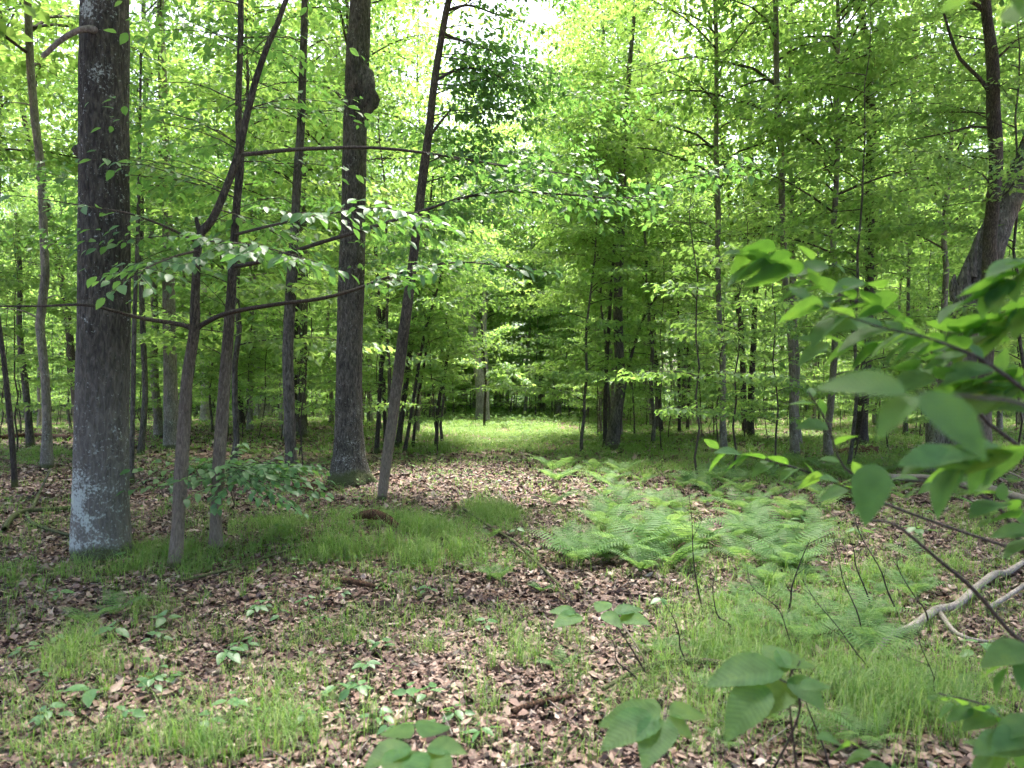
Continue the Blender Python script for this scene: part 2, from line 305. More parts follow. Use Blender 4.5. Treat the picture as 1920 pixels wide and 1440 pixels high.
# ------------------------------------------------------------------ object helpers
def obj(name, me, parent=None, loc=None):
    o = bpy.data.objects.new(name, me); C.objects.link(o)
    if parent: o.parent = parent
    if loc is not None: o.location = loc
    return o
def tag(o, label=None, cat=None, group=None, kind=None):
    if label: o['label'] = label
    if cat: o['category'] = cat
    if group: o['group'] = group
    if kind: o['kind'] = kind
    return o
def thing(name, loc, label, cat, group=None):
    o = bpy.data.objects.new(name, None); o.empty_display_size = .2; C.objects.link(o); o.location = loc
    return tag(o, label, cat, group)

# ------------------------------------------------------------------ ground
def ground_mesh():
    ys = np.concatenate([np.arange(-30, 0, 2.5), np.arange(0, 14, .12), np.arange(14, 30, .4), np.arange(30, 90, 2), np.arange(90, 420, 30)])
    t = np.linspace(-1, 1, 141); xs = np.sign(t)*np.abs(t)**2.4*300
    X, Y = np.meshgrid(xs, ys); Z = ground(X.ravel(), Y.ravel())
    ny, nx = X.shape; i = np.arange(ny-1)[:, None]*nx+np.arange(nx-1)[None]
    f = np.stack([i, i+1, i+nx+1, i+nx], -1).reshape(-1, 4)
    b = MB(); b.add(np.stack([X.ravel(), Y.ravel(), Z-.004], 1), f); return b.mesh('ground', [M['ground']])
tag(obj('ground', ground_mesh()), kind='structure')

# how green the floor is, read at the spot of the view a ground point falls on
GR = [(620, 1018, 220, 48, .75), (740, 1050, 140, 34, .7), (1250, 915, 240, 40, .3), (1600, 890, 260, 40, .4), (930, 962, 62, 34, .9), (50, 1090, 100, 32, .5), (300, 1065, 140, 34, .7), (215, 1130, 120, 30, .25),
      (90, 1400, 150, 60, .4), (370, 1420, 170, 36, .6), (560, 1400, 60, 30, .4), (250, 1290, 130, 40, .22), (110, 1260, 60, 30, .35), (640, 1240, 130, 80, .5), (600, 1330, 200, 60, .4),
      (1530, 1120, 230, 100, .4), (1350, 1180, 150, 110, .45), (1500, 1330, 400, 130, .45), (1780, 1360, 200, 110, .4), (970, 1200, 60, 90, .4), (1060, 1290, 60, 50, .25),
      (930, 1330, 100, 60, .25), (1200, 1010, 130, 50, .5), (1250, 870, 420, 30, .5), (1650, 830, 400, 30, .5), (1750, 1100, 160, 70, .35),
      (1830, 970, 60, 40, .4), (80, 860, 110, 18, .6), (150, 1240, 60, 40, .4), (800, 1040, 120, 40, .6), (1000, 1060, 60, 30, .3), (640, 850, 40, 14, .5)]
def green(x, y):
    d = np.maximum(y, .5); px = 960+x/d*F; py = HY+H*F/d; g = np.zeros_like(x)
    for cx, cy_, rx, ry, a in GR: g = g+a*np.exp(-np.maximum(((px-cx)/rx)**2+((py-cy_)/ry)**2-.25, 0)*1.6)
    tx = np.interp(py, [800, 850, 880, 950, 1060, 1200, 1440, 1700], [945, 930, 945, 1010, 1060, 1035, 1060, 1080]); tw_ = np.interp(py, [850, 880, 950, 1060, 1200, 1440], [150, 80, 55, 55, 75, 110])
    return g*(1-.9*np.exp(-((px-tx)/tw_)**2))
def in_view(x, y, m=1.08): return (np.abs(x) < .70*m*y+.3)

rng = np.random.default_rng(11)
def litter():
    b = MB(); tp = [litter_tpl(k) for k in range(5)]
    for (y0, y1, n, s) in ((2.2, 5, 38000, .038), (5, 9, 50000, .046), (9, 16, 44000, .065), (16, 30, 20000, .11)):
        y = np.sqrt(rng.uniform(y0**2, y1**2, n)); x = rng.uniform(-1, 1, n)*(.75*y+.4)
        k = rng.random(n) < 1.15-.55*np.clip(green(x, y), 0, 1); x, y = x[k], y[k]; n = len(x)
        if y0 >= 16:
            k = (np.abs(x+.5) > 3.8) | (y < 19); x, y = x[k], y[k]; n = len(x)
        a = rng.uniform(0, 2*PI, n); z = ground(x, y)+rng.uniform(.002, .022, n)
        N = np.stack([rng.normal(0, .24, n), rng.normal(0, .24, n), np.ones(n)], 1); D = np.stack([np.cos(a), np.sin(a), rng.normal(0, .2, n)], 1)
        P = np.stack([x, y, z], 1); S = s*(.5+rng.beta(1.2, 3.2, n)*2.6); idx = rng.integers(0, 7, n)
        for q in range(7):
            m = idx == q
            b.leaves(P[m], D[m], unit(N[m]), S[m], tp[q] if q < 5 else TM, 0, rng.uniform(-1.5, 2.8, m.sum()))
    return b.mesh('leaf_litter', [M['litter']], False)
tag(obj('leaf_litter', litter()), 'brown and tan dead leaves covering the forest floor', 'dead leaves', kind='stuff')
def twigs_litter():
    b = MB(); n = 700; y = np.sqrt(rng.uniform(2.5**2, 13**2, n)); x = rng.uniform(-1, 1, n)*.75*y
    a = rng.uniform(0, PI, n); L = rng.uniform(.05, .32, n)*.6; A = np.stack([x, y, ground(x, y)+.03], 1)
    x2, y2 = x+L*np.cos(a), y+L*np.sin(a); B = np.stack([x2, y2, ground(x2, y2)+.035+rng.uniform(-.01, .03, n)], 1)
    b.sticks(A, B, .0035, .002); return b.mesh('twig_litter', [M['dead']])
tag(obj('twig_litter', twigs_litter()), 'small bits of broken twig scattered over the dead leaves', 'twigs', kind='stuff')

def blades(b, x, y, z, Lg, wd, lean=.5):
    n = len(x); a = rng.uniform(0, 2*PI, n); le = rng.uniform(.2, 1, n)*lean; dx, dy = np.cos(a)*le, np.sin(a)*le
    P0 = np.stack([x, y, z-.01], 1); s = np.stack([-np.sin(a), np.cos(a), np.zeros(n)], 1)*wd[:, None]
    P1 = P0+np.stack([dx*.25, dy*.25, np.full(n, .55)], 1)*Lg[:, None]; P2 = P0+np.stack([dx*.85, dy*.85, .88-.25*le], 1)*Lg[:, None]; P3 = P0+np.stack([dx*1.35, dy*1.35, .85-.75*le], 1)*Lg[:, None]
    V = np.stack([P0-s, P0+s, P1+s*.9, P1-s*.9, P2+s*.6, P2-s*.6, P3], 1); o = np.arange(n)[:, None, None]*7
    b.add(V.reshape(-1, 3), (np.array([[0, 1, 2, 3], [3, 2, 4, 5]])[None]+o).reshape(-1, 4)); k = b.n-n*7
    b.Fs.append(((np.array([[5, 4, 6]])[None]+o).reshape(-1, 3)+k, 0))
def grass():
    b = MB()
    for (y0, y1, ntuft, nb, L, wd) in ((2.3, 5, 2000, 16, .25, .0014), (5, 9.5, 3900, 16, .23, .0020), (9.5, 18, 4200, 11, .20, .0036), (18, 34, 6000, 10, .24, .009), (34, 62, 6500, 8, .3, .018)):
        y = np.sqrt(rng.uniform(y0**2, y1**2, ntuft*3)); x = rng.uniform(-1, 1, ntuft*3)*(.74*y+.3)
        g = green(x, y)
        if y0 >= 18: g = .22+1.5*np.exp(-(((x+.3)/4.2)**2))+.45*(x > 3)+.2*vnoise(np.stack([x*.3, y*.3, x*0], 1))
        g = g*np.clip(.62+.75*vnoise(np.stack([x*1.7, y*1.7, x*0], 1), 9)+.75*vnoise(np.stack([x*6, y*6, x*0], 1), 10), .03, 2)
        k = np.where(rng.random(len(x)) < np.clip(g, .085, 1))[0][:ntuft]; x, y = x[k], y[k]; m = len(x)
        gg = np.clip(green(x, y), .25, 1)
        rr = .035 if y0 < 9 else .07
        rr = rr*np.repeat(rng.uniform(.2, 2.0, m), nb); xx = np.repeat(x, nb)+rng.normal(0, 1, m*nb)*rr; yy = np.repeat(y, nb)+rng.normal(0, 1, m*nb)*rr; n = m*nb
        Lg = L*np.repeat(gg**.4, nb)*rng.uniform(.35, 1.35, n)*np.repeat(rng.uniform(.6, 1.25, m), nb)
        blades(b, xx, yy, ground(xx, yy), Lg, wd*rng.uniform(.7, 1.4, n), .95)
    return b.mesh('grass', [M['grass']])
tag(obj('grass', grass()), 'fine light green woodland grass in patches among the dead leaves', 'grass', kind='stuff')
def cover():
    b = MB()
    for (y0, y1, n, s, h) in ((2.4, 5, 2600, .032, .09), (5, 9, 7000, .042, .13), (9, 18, 20000, .055, .2), (18, 36, 26000, .085, .28), (36, 75, 26000, .16, .5)):
        y = np.sqrt(rng.uniform(y0**2, y1**2, n)); x = rng.uniform(-1, 1, n)*(.76*y+.3)
        g = -.12+.6*vnoise(np.stack([x*.9, y*.9, x*0], 1), 21)+.4*vnoise(np.stack([x*4, y*4, x*0], 1), 22)+.75*np.clip(green(x, y), 0, 1)+.25*(y > 14)
        if y0 >= 18: g = g+.7*np.exp(-((x+.5)/5)**2)
        k = rng.random(n) < g; x, y = x[k], y[k]; n = len(x)
        P = np.stack([x, y, ground(x, y)+rng.uniform(.15, 1, n)**1.5*h], 1); a = rng.uniform(0, 2*PI, n)
        b.leaves(P, np.stack([np.cos(a), np.sin(a), rng.normal(-.05, .2, n)], 1), unit(np.stack([rng.normal(0, .3, n), rng.normal(0, .3, n), np.ones(n)], 1)), s*rng.uniform(.6, 1.5, n), TM if y0 < 18 else TQ)
    return b.mesh('ground_cover', [M['fern']])
tag(obj('ground_cover', cover()), 'low leafy green plants covering the woodland floor around the clearing', 'ground cover', kind='stuff')

# ------------------------------------------------------------------ foliage on branches
def spray(b, path, r0, rg, leaf=.1, sp=.075, tw=.42, f0=.15, tpl=TM, vj=.15, tws=.1, droop=.05, sides=5, dens=1., lm=1, wm=0, mul=1, sg3=(.1, .03)):
    """wood tube along path (rows x,y,z), side twigs in a nearly flat layer, leaves along the twigs"""
    L = float(np.linalg.norm(np.diff(path, axis=0), axis=1).sum()); n = len(path)
    b.tube(path, r0*(1-.85*np.linspace(0, 1, n)), sides, wm)
    nt = max(3, int(L*(1-f0)/tws)); s = np.linspace(f0, 1, nt); k = s*(n-1); i = np.minimum(k.astype(int), n-2); fr = (k-i)[:, None]
    A = path[i]*(1-fr)+path[i+1]*fr; T = unit(path[i+1]-path[i])
    sgn = np.where(np.arange(nt) % 2 == 0, 1., -1.); up = np.array([0, 0, 1.])
    side = unit(np.cross(T, up)+1e-4)*sgn[:, None]; ang = rg.uniform(.65, 1.15, nt)[:, None]
    D = unit(T*np.cos(ang)+side*np.sin(ang)+np.stack([np.zeros(nt), np.zeros(nt), rg.normal(-droop, vj, nt)], 1))
    D[-1] = T[-1]
    Lt = (tw*L*(1-.72*(s-f0)/(1-f0+1e-6))+.07)*rg.uniform(.55, 1.25, nt); Lt = np.minimum(Lt, 1.1)
    Bp = A+D*Lt[:, None]; Bp[:, 2] -= .08*Lt
    b.sticks(A, Bp, np.maximum(.0022, r0*.22), .0012, wm)
    m = np.maximum(2, (Lt/sp).astype(int)); idx = np.repeat(np.arange(nt), m); tt = (np.concatenate([np.arange(q) for q in m])+.6)/np.repeat(m, m)
    keep = rg.random(len(idx)) < dens; idx = idx[keep]; tt = tt[keep]; N_ = len(idx)
    if N_ == 0: return
    P = A[idx]+(Bp-A)[idx]*tt[:, None]; d = unit(Bp-A)[idx]; sg = np.where(np.arange(N_) % 2 == 0, 1., -1.)
    sd = unit(np.cross(d, up)+1e-4)*sg[:, None]; an = rg.uniform(.35, 1.0, N_)*(tt < .97)
    Dl = unit(d*np.cos(an)[:, None]+sd*np.sin(an)[:, None]+np.stack([np.zeros(N_), np.zeros(N_), rg.normal(-.30, .22, N_)], 1))
    Nn = unit(np.stack([rg.normal(0, .36, N_), rg.normal(-.12, .36, N_), np.ones(N_)], 1))
    if mul > 1:
        P = np.repeat(P, mul, 0); Dl = np.repeat(Dl, mul, 0); Nn = np.repeat(Nn, mul, 0); N_ *= mul; a = rg.uniform(0, 2*PI, N_)
        P = P+rg.normal(0, 1, (N_, 3))*np.array([sg3[0], sg3[0], sg3[1]]); Dl = unit(Dl+.9*np.stack([np.cos(a), np.sin(a), rg.normal(-.1, .25, N_)], 1)); Nn = unit(Nn+rg.normal(0, .15, (N_, 3)))
    b.leaves(P+Dl*.006, Dl, Nn, leaf*rg.uniform(.6, 1.2, N_), tpl, lm)
def branch_path(start, az, L, el, rg, n=7, end_el=-.12, wig=.12):
    p = [np.array(start, float)]; st = L/(n-1)
    for i in range(n-1):
        e = el+(end_el-el)*(i/(n-2))**.8+rg.normal(0, .07); az = az+rg.normal(0, wig)
        p.append(p[-1]+st*np.array([math.cos(az)*math.cos(e), math.sin(az)*math.cos(e), math.sin(e)]))
    return np.array(p)
def axis_branches(b, axis, z0, z1, nb, Lr, rg, el=.5, leaf=.1, sp=.08, tws=.12, tpl=TQ, r0=.02, dens=1., vj=.15, azs=None, tw=.4, top=True, taper=.45, mul=1, sg3=(.1, .03)):
    za = axis[:, 2]
    for i in range(nb):
        f = (i+rg.uniform(0, 1))/nb; z = z0+(z1-z0)*f
        st = [np.interp(z, za, axis[:, k]) for k in range(2)]+[z]
        az = rg.uniform(0, 2*PI) if azs is None else azs[0]+rg.uniform(-1, 1)*azs[1]
        L = rg.uniform(*Lr)*(1-taper*f)
        spray(b, branch_path(st, az, L, el*rg.uniform(.5, 1.3), rg), r0*(.6+.4*L/Lr[1]), rg, leaf, sp, tw, .12, tpl, vj, tws, sides=4, dens=dens, mul=mul, sg3=sg3)
    if top:
        st = axis[-1]; spray(b, branch_path(st-[0, 0, .1], rg.uniform(0, 6), Lr[0]*.5, 1.2, rg, end_el=.8), r0*.5, rg, leaf, sp, tw, .1, tpl, .4, tws, sides=4, mul=mul, sg3=sg3)

# ------------------------------------------------------------------ generic trees (shared meshes)
def make_variant(kind, seed):
    rg = np.random.default_rng(seed); t = MB(); c = MB()
    if kind == 'canopy':
        h = rg.uniform(17, 23); r = rg.uniform(.075, .165); n = 26
        zs = np.linspace(-.15, h, n); wx = np.cumsum(rg.normal(0, .035, n)); wy = np.cumsum(rg.normal(0, .035, n)); wx -= wx[0]; wy -= wy[0]
        ax = np.stack([wx, wy, zs], 1); rad = r*(1-.8*(zs/h).clip(0, 1)**1.2)+r*.55*np.exp(-np.maximum(zs, 0)/.22)
        t.tube(ax, rad, 12, 0, .10, seed)
        axis_branches(c, ax, h*.30, h*.98, 44, (2.6, 4.6), rg, .75, .20, .145, .23, TQ, .035, 1., .42, tw=.42, mul=4, sg3=(.24, .13))
        for _ in range(4):
            z = rg.uniform(2, h*.35); p = branch_path([np.interp(z, zs, wx), np.interp(z, zs, wy), z], rg.uniform(0, 6.28), rg.uniform(.4, 1.2), .6, rg)
            t.tube(p, .02*(1-.8*np.linspace(0, 1, len(p))), 5)
    elif kind == 'understory':
        h = rg.uniform(7, 12); r = rg.uniform(.035, .065); n = 18
        zs = np.linspace(-.1, h, n); wx = np.cumsum(rg.normal(0, .055, n)); wy = np.cumsum(rg.normal(0, .055, n)); wx -= wx[0]; wy -= wy[0]
        ax = np.stack([wx, wy, zs], 1); rad = r*(1-.85*(zs/h).clip(0, 1))+r*.3*np.exp(-np.maximum(zs, 0)/.12)
        t.tube(ax, rad, 8, 0, .10, seed)
        axis_branches(c, ax, h*.15, h*.98, 28, (1.5, 3.4), rg, .45, .165, .12, .18, TQ, .016, 1., .12, mul=5, sg3=(.13, .03), taper=.3)
    else:   # sapling: slim and low
        h = rg.uniform(3.2, 6); r = rg.uniform(.014, .028); n = 12
        zs = np.linspace(-.08, h, n); wx = np.cumsum(rg.normal(0, .045, n)); wy = np.cumsum(rg.normal(0, .045, n)); wx -= wx[0]; wy -= wy[0]
        ax = np.stack([wx, wy, zs], 1); t.tube(ax, r*(1-.8*(zs/h).clip(0, 1)), 6, 0, .08, seed)
        axis_branches(c, ax, h*.15, h*.98, 14, (.8, 1.9), rg, .4, .12, .095, .13, TQ, .009, .9, .12, mul=4, sg3=(.09, .02))
    return t, c
VAR = {}
for kind, ks, bark in (('canopy', 6, 'bark_far'), ('understory', 6, 'bark'), ('sapling', 5, 'twig')):
    VAR[kind] = []
    for k in range(ks):
        t, c = make_variant(kind, 100+k*7+len(kind))
        bm_ = [M[bark], M['leaf']] if not (kind == 'canopy' and k % 3 == 2) else [M['bark'], M['leaf']]
        VAR[kind].append((t.mesh('trunk', [bm_[0]]), c.mesh('crown', [M['twig'], M['leaf']], False)))

# ------------------------------------------------------------------ traced trees
TR = []     # footprints, kept clear by the generic trees
def trace(pts, d, n=None, extend=None, sink=.12):
    """pts rows (px, py, width px[, depth]); first row is the foot. returns path(x,y,z) and radii in metres"""
    rows = [(px, py, wd, (q[0] if q else d)) for px, py, wd, *q in pts]
    P = [np.append(at(px, py, dd), wd/2/F*dd) for px, py, wd, dd in rows]
    if extend:                      # carry on upward past the frame to this height
        a, b_ = P[-2], P[-1]; dr = (b_-a)[:3]; dr = dr/np.linalg.norm(dr); dr[2] = max(dr[2], .9); left = extend-P[-1][2]
        r = P[-1][3]; q = P[-1]
        for k in range(1, 6):
            z = left*k/5; q = np.append(P[-1][:3]*[1, 1, 0]+[0, 0, 0], 0)+np.append(dr*[1, 1, 0]*z*.6, 0); q[2] = P[-1][2] if k == 0 else (b_[2]+z); q[3] = r*(1-.85*k/5); P.append(q) if k == 0 else P.append(np.array(q))
            if k == 1: base = b_
            P[-1][:2] = b_[:2]+dr[:2]*z*.6
    P = np.array(P); g = gz(P[0][0], P[0][1]); foot = P[0].copy(); foot[2] = g-sink; P[0][2] = g+.0
    P = np.vstack([foot, P]); n = n or max(14, int(len(P)*6))
    S = smooth(P, n); S[:, 3] = np.maximum(S[:, 3], .0015)
    return S[:, :3], S[:, 3]
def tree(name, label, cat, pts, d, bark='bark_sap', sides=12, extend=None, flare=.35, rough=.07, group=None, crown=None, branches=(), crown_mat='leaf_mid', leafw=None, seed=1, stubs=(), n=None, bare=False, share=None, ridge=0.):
    """crown: dict for axis_branches; branches: list of (rows, dict for spray)"""
    if isinstance(d, str) or d is None: d = gpt(pts[0][0], pts[0][1])[1]
    ax, r = trace(pts, d, extend=extend, n=n); o = ax[0].copy(); o[2] = gz(o[0], o[1]); rg = np.random.default_rng(seed)
    root = thing(name, o, label, cat, group); zz = ax[:, 2]-o[2]
    r = r*(1+flare*np.exp(-np.maximum(zz, 0)/(2.2*r[0]+.05))); axl = ax-o
    t = MB(); t.tube(axl, r, sides, 0, rough, seed, freq=2.5, ridge=ridge)
    for rows in stubs:
        P = smooth(np.array([np.append(at(a[0], a[1], a[3] if len(a) > 3 else d)-o, a[2]/2/F*d) for a in rows]), 9); t.tube(P[:, :3], P[:, 3], 7, 0, .08, seed)
    obj('trunk', t.mesh('trunk', [M[bark]]), root)
    TR.append((o[0], o[1], 1.0))
    for rows, kw in branches:
        P = smooth(np.array([np.append(at(a[0], a[1], a[3] if len(a) > 3 else d)-o, a[2]/2/F*d) for a in rows]), max(9, len(rows)*4))
        b = MB(); kw = dict(kw); bareb = kw.pop('bare', False)
        if bareb: b.tube(P[:, :3], np.maximum(P[:, 3], .002), 7, 0, .06, seed)
        else:
            kw.setdefault('tpl', TM); kw.setdefault('leaf', .1); kw.setdefault('sp', .055); kw.setdefault('tws', .085)
            r0 = P[0][3]; kk = dict(f0=.2); kk.update(kw); spray(b, P[:, :3], r0, rg, **kk)
        obj('branch', b.mesh('branch', [M['twig'], M[crown_mat]], True), root)
    if crown:
        for cr in (crown if isinstance(crown, list) else [crown]):
            b = MB(); kw = dict(cr); axis_branches(b, axl, kw.pop('z0'), kw.pop('z1'), kw.pop('nb'), kw.pop('L'), rg, **kw)
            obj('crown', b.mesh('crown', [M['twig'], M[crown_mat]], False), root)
    if share is not None:  # high crown, mostly out of view, added for overhead shade
        co = obj('crown', VAR['canopy'][share][1], root); top = axl[-1]; z = o[2]
        cs = 1.0; base = VAR['canopy'][share][1]; co.location = (axl[-1][0]*.6, axl[-1][1]*.6, 3.2); co.rotation_euler = (0, 0, seed*1.3)
    return root

MIDC = dict(el=.35, leaf=.10, sp=.07, tws=.11, tpl=TM, vj=.12, mul=1)
# the big foreground trunk
big = tree('big_tree', 'thick dark trunk with white lichen patches near its foot, largest at left', 'tree',
     [(188, 1045, 94), (188, 990, 92), (190, 900, 90), (192, 780, 88), (195, 600, 87), (196, 400, 85), (195, 200, 83), (197, 0, 80)], None, 'bark_big', 110, 19, .10, .03, n=520, seed=5, share=0, ridge=.022)
# dead stub curving off the big trunk
def at_o(rows, d, o):
    return smooth(np.array([np.append(at(a[0], a[1], a[3] if len(a) > 3 else d)-o, a[2]/2/F*d) for a in rows]), 18)
o = np.array(big.location); d = o[1]
b = MB(); P = at_o([(190, 66, 18, d-.05), (172, 55, 13, d-.22), (145, 58, 10, d-.28), (115, 75, 9, d-.3), (92, 95, 9, d-.3), (80, 106, 9, d-.3)], d, o); b.tube(P[:, :3], P[:, 3], 9, 0, .15, 4)
obj('dead_branch', b.mesh('dead_branch', [M['dead']]), big)
b = MB(); P = at_o([(160, 286, 26, d-.02), (150, 283, 24, d-.06), (146, 283, 12, d-.1)], d, o); b.tube(P[:, :3], P[:, 3], 12, 0, .3, 9, freq=9); obj('knot', b.mesh('knot', [M['bark_big']]), big)

d2 = gpt(328, 1065)[1]
tree('forked_sapling', 'slender sapling forking into two long side branches just right of thickest trunk', 'tree',
     [(328, 1065, 24), (334, 980, 22), (340, 880, 25), (350, 720, 21), (364, 625, 20), (366, 560, 17), (370, 480, 15), (376, 440, 16), (400, 408, 15), (425, 350, 14), (446, 290, 15), (462, 220, 13), (480, 150, 12), (500, 90, 11), (520, 45, 10), (540, -10, 9), (570, -80, 8)],
     None, 'bark_sap', 16, None, .3, .06, n=110, seed=21,
     stubs=[[(376, 438, 11), (371, 422, 9), (368, 408, 7)]],
     branches=[([(364, 622, 11), (350, 612, 9), (310, 604, 8, d2-.1), (265, 597, 8, d2-.3), (220, 585, 7, d2-.5), (160, 572, 7, d2-.7), (80, 574, 6, d2-.8), (0, 574, 5, d2-.9), (-90, 570, 4, d2-1)], dict(f0=.05, tw=.05, leaf=.07, tws=.22, sp=.12, dens=.15)),
               ([(366, 620, 11), (384, 606, 9), (430, 586, 8, d2-.1), (520, 570, 8, d2-.2), (600, 560, 7, d2-.3), (665, 543, 6, d2-.4), (720, 522, 6, d2-.4), (800, 500, 4, d2-.4), (880, 492, 3, d2-.3), (1000, 505, 2, d2-.2)], dict(f0=.6, tw=.16, leaf=.09, tws=.07, sp=.06, mul=2, sg3=(.05, .03))),
               ([(370, 455, 6), (310, 425, 5, d2-.3), (240, 400, 4, d2-.6), (150, 385, 3, d2-.9), (60, 370, 2, d2-1.1)], dict(f0=.3, tw=.2, leaf=.10, tws=.12, sp=.08)),
               ([(450, 290, 10), (475, 288, 9, d2+.1), (560, 280, 8, d2+.2), (700, 277, 6, d2+.3), (820, 290, 6, d2+.4), (940, 310, 5, d2+.4), (1060, 326, 4, d2+.4), (1160, 345, 3, d2+.4)], dict(f0=.55, tw=.2, leaf=.09, tws=.07, sp=.06, mul=2, sg3=(.05, .03))),
               ([(372, 470, 6), (330, 480, 4, d2-.5), (280, 500, 3, d2-.9), (230, 530, 2, d2-1.2)], dict(f0=.25, tw=.35, leaf=.11, tws=.06, sp=.055)),
               ([(374, 450, 6), (430, 455, 4, d2-.6), (500, 465, 3, d2-.9), (590, 490, 2, d2-1.2)], dict(f0=.15, tw=.32, leaf=.11, tws=.06, sp=.055))],
     crown=[dict(z0=1.8, z1=6.5, nb=10, L=(.7, 1.9), el=.5, leaf=.08, sp=.1, tws=.16, tpl=TM, r0=.006, dens=.06, tw=.3, top=False), dict(z0=2.5, z1=5.2, nb=13, L=(1., 2.0), r0=.008, azs=(2.0, 2.0), **MIDC)])
d3 = gpt(405, 1035)[1]
tree('young_tree', 'slender upright young tree beside the forked sapling, left of grassy hump', 'tree',
     [(405, 1035, 20), (405, 960, 19), (413, 830, 22), (424, 680, 20), (433, 560, 17), (438, 470, 15), (444, 380, 14), (450, 300, 15), (447, 200, 12), (451, 80, 11), (452, -20, 10), (455, -120, 8)], None, 'bark_sap', 14, None, .45, .07, n=90, seed=22,
     branches=[([(437, 500, 9), (500, 487, 8, d3-.3), (600, 455, 8, d3-.4), (700, 425, 8, d3-.4), (790, 396, 8, d3-.3), (870, 370, 7, d3-.2), (950, 359, 7, d3-.1), (1080, 366, 6, d3), (1180, 370, 5, d3), (1290, 335, 4, d3+.1), (1400, 310, 2, d3+.2)], dict(f0=.45, tw=.16, leaf=.09, tws=.07, sp=.06, mul=2, sg3=(.05, .05))),
               ([(440, 440, 6), (520, 420, 5, d3-.9), (620, 400, 4, d3-1.4), (720, 390, 3, d3-1.6), (800, 410, 2, d3-1.8)], dict(f0=.4, tw=.22, leaf=.11, tws=.07, sp=.06))],
     crown=[dict(z0=1.8, z1=6.5, nb=10, L=(.7, 1.9), el=.5, leaf=.08, sp=.1, tws=.16, tpl=TM, r0=.006, dens=.06, tw=.3, top=False), dict(z0=2.9, z1=5.5, nb=9, L=(1., 1.8), r0=.008, azs=(2.2, 1.9), **MIDC)])
d5 = gpt(655, 905)[1]
burl = tree('burled_tree', 'stout grey trunk with a rough burl high on its right side', 'tree',
     [(655, 905, 58), (655, 850, 48), (655, 700, 46), (657, 600, 47), (659, 500, 46), (662, 400, 44), (664, 300, 44), (667, 200, 42), (671, 100, 42), (676, -5, 38)], None, 'bark_burl', 70, 20, .5, .05, n=360, seed=31, share=1, ridge=.035)
o = np.array(burl.location); b = MB()
P = at_o([(674, 118, 14, d5-.04), (684, 145, 30, d5-.08), (689, 172, 36, d5-.1), (689, 192, 34, d5-.1), (683, 214, 24, d5-.06), (672, 240, 12, d5-.0)], d5, o); b.tube(P[:, :3], P[:, 3], 28, 0, .42, 3, freq=8.)
obj('burl', b.mesh('burl', [M['bark']]), burl)
tree('upright_tree', 'straight brown trunk between the young saplings and the burled trunk', 'tree',
     [(547, 900, 22), (545, 850, 20), (542, 760, 21), (540, 650, 20), (546, 540, 20), (552, 440, 17), (557, 340, 16), (564, 240, 15), (568, 120, 14), (572, -10, 12), (575, -120, 10)], None, 'bark', 14, 11, .4, .07, n=90, seed=41, crown_mat='leaf_mid',
     share=4, crown=[dict(z0=1.8, z1=6.5, nb=10, L=(.7, 1.9), el=.5, leaf=.08, sp=.1, tws=.16, tpl=TM, r0=.006, dens=.06, tw=.3, top=False), dict(azs=(2.6, 1.9), z0=3.6, z1=9.5, nb=20, L=(1.4, 2.6), el=.4, leaf=.11, sp=.09, tws=.13, tpl=TQ, r0=.015, vj=.15, mul=4, sg3=(.1, .025))])
d6 = gpt(718, 937)[1]
tree('leaning_tree', 'slim brown trunk leaning right, in front of the burled trunk', 'tree',
     [(716, 937, 16), (724, 870, 20), (737, 780, 20), (752, 660, 21), (768, 540, 19), (780, 440, 17), (793, 330, 17), (805, 240, 15), (815, 150, 14), (828, 70, 13), (838, 15, 13), (860, -80, 11)], None, 'bark_sap', 14, 9, .15, .06, n=90, seed=42,
     stubs=[[(803, 260, 6), (825, 230, 5), (850, 200, 3)]],
     branches=[([(830, 62, 7), (860, 75, 5, d6+.3), (910, 90, 4, d6+.6), (980, 125, 2, d6+.8), (1050, 140, 2, d6+.9)], dict(tw=.3, leaf=.095, dens=.8)), ([(815, 152, 7), (860, 130, 5, d6+.2), (920, 135, 4, d6+.4), (1000, 190, 2, d6+.5)], dict(tw=.3, leaf=.095, dens=.8)), ([(836, 20, 7), (880, 10, 5, d6+.2), (940, 30, 4, d6+.4), (1020, 50, 2, d6+.5)], dict(tw=.35, leaf=.095, dens=.8))],
     crown=[dict(z0=1.8, z1=6.5, nb=10, L=(.7, 1.9), el=.5, leaf=.08, sp=.1, tws=.16, tpl=TM, r0=.006, dens=.06, tw=.3, top=False), dict(azs=(.3, .9), z0=4.4, z1=8.2, nb=8, L=(2.4, 4.), el=.3, leaf=.095, sp=.07, tws=.11, tpl=TM, r0=.010, vj=.13, mul=2, sg3=(.07, .015), taper=.2), dict(azs=(.7, 1.1), z0=3.3, z1=8.3, nb=22, L=(1.5, 3.2), el=.38, leaf=.095, sp=.07, tws=.11, tpl=TM, r0=.013, vj=.13, mul=3, sg3=(.07, .015))])
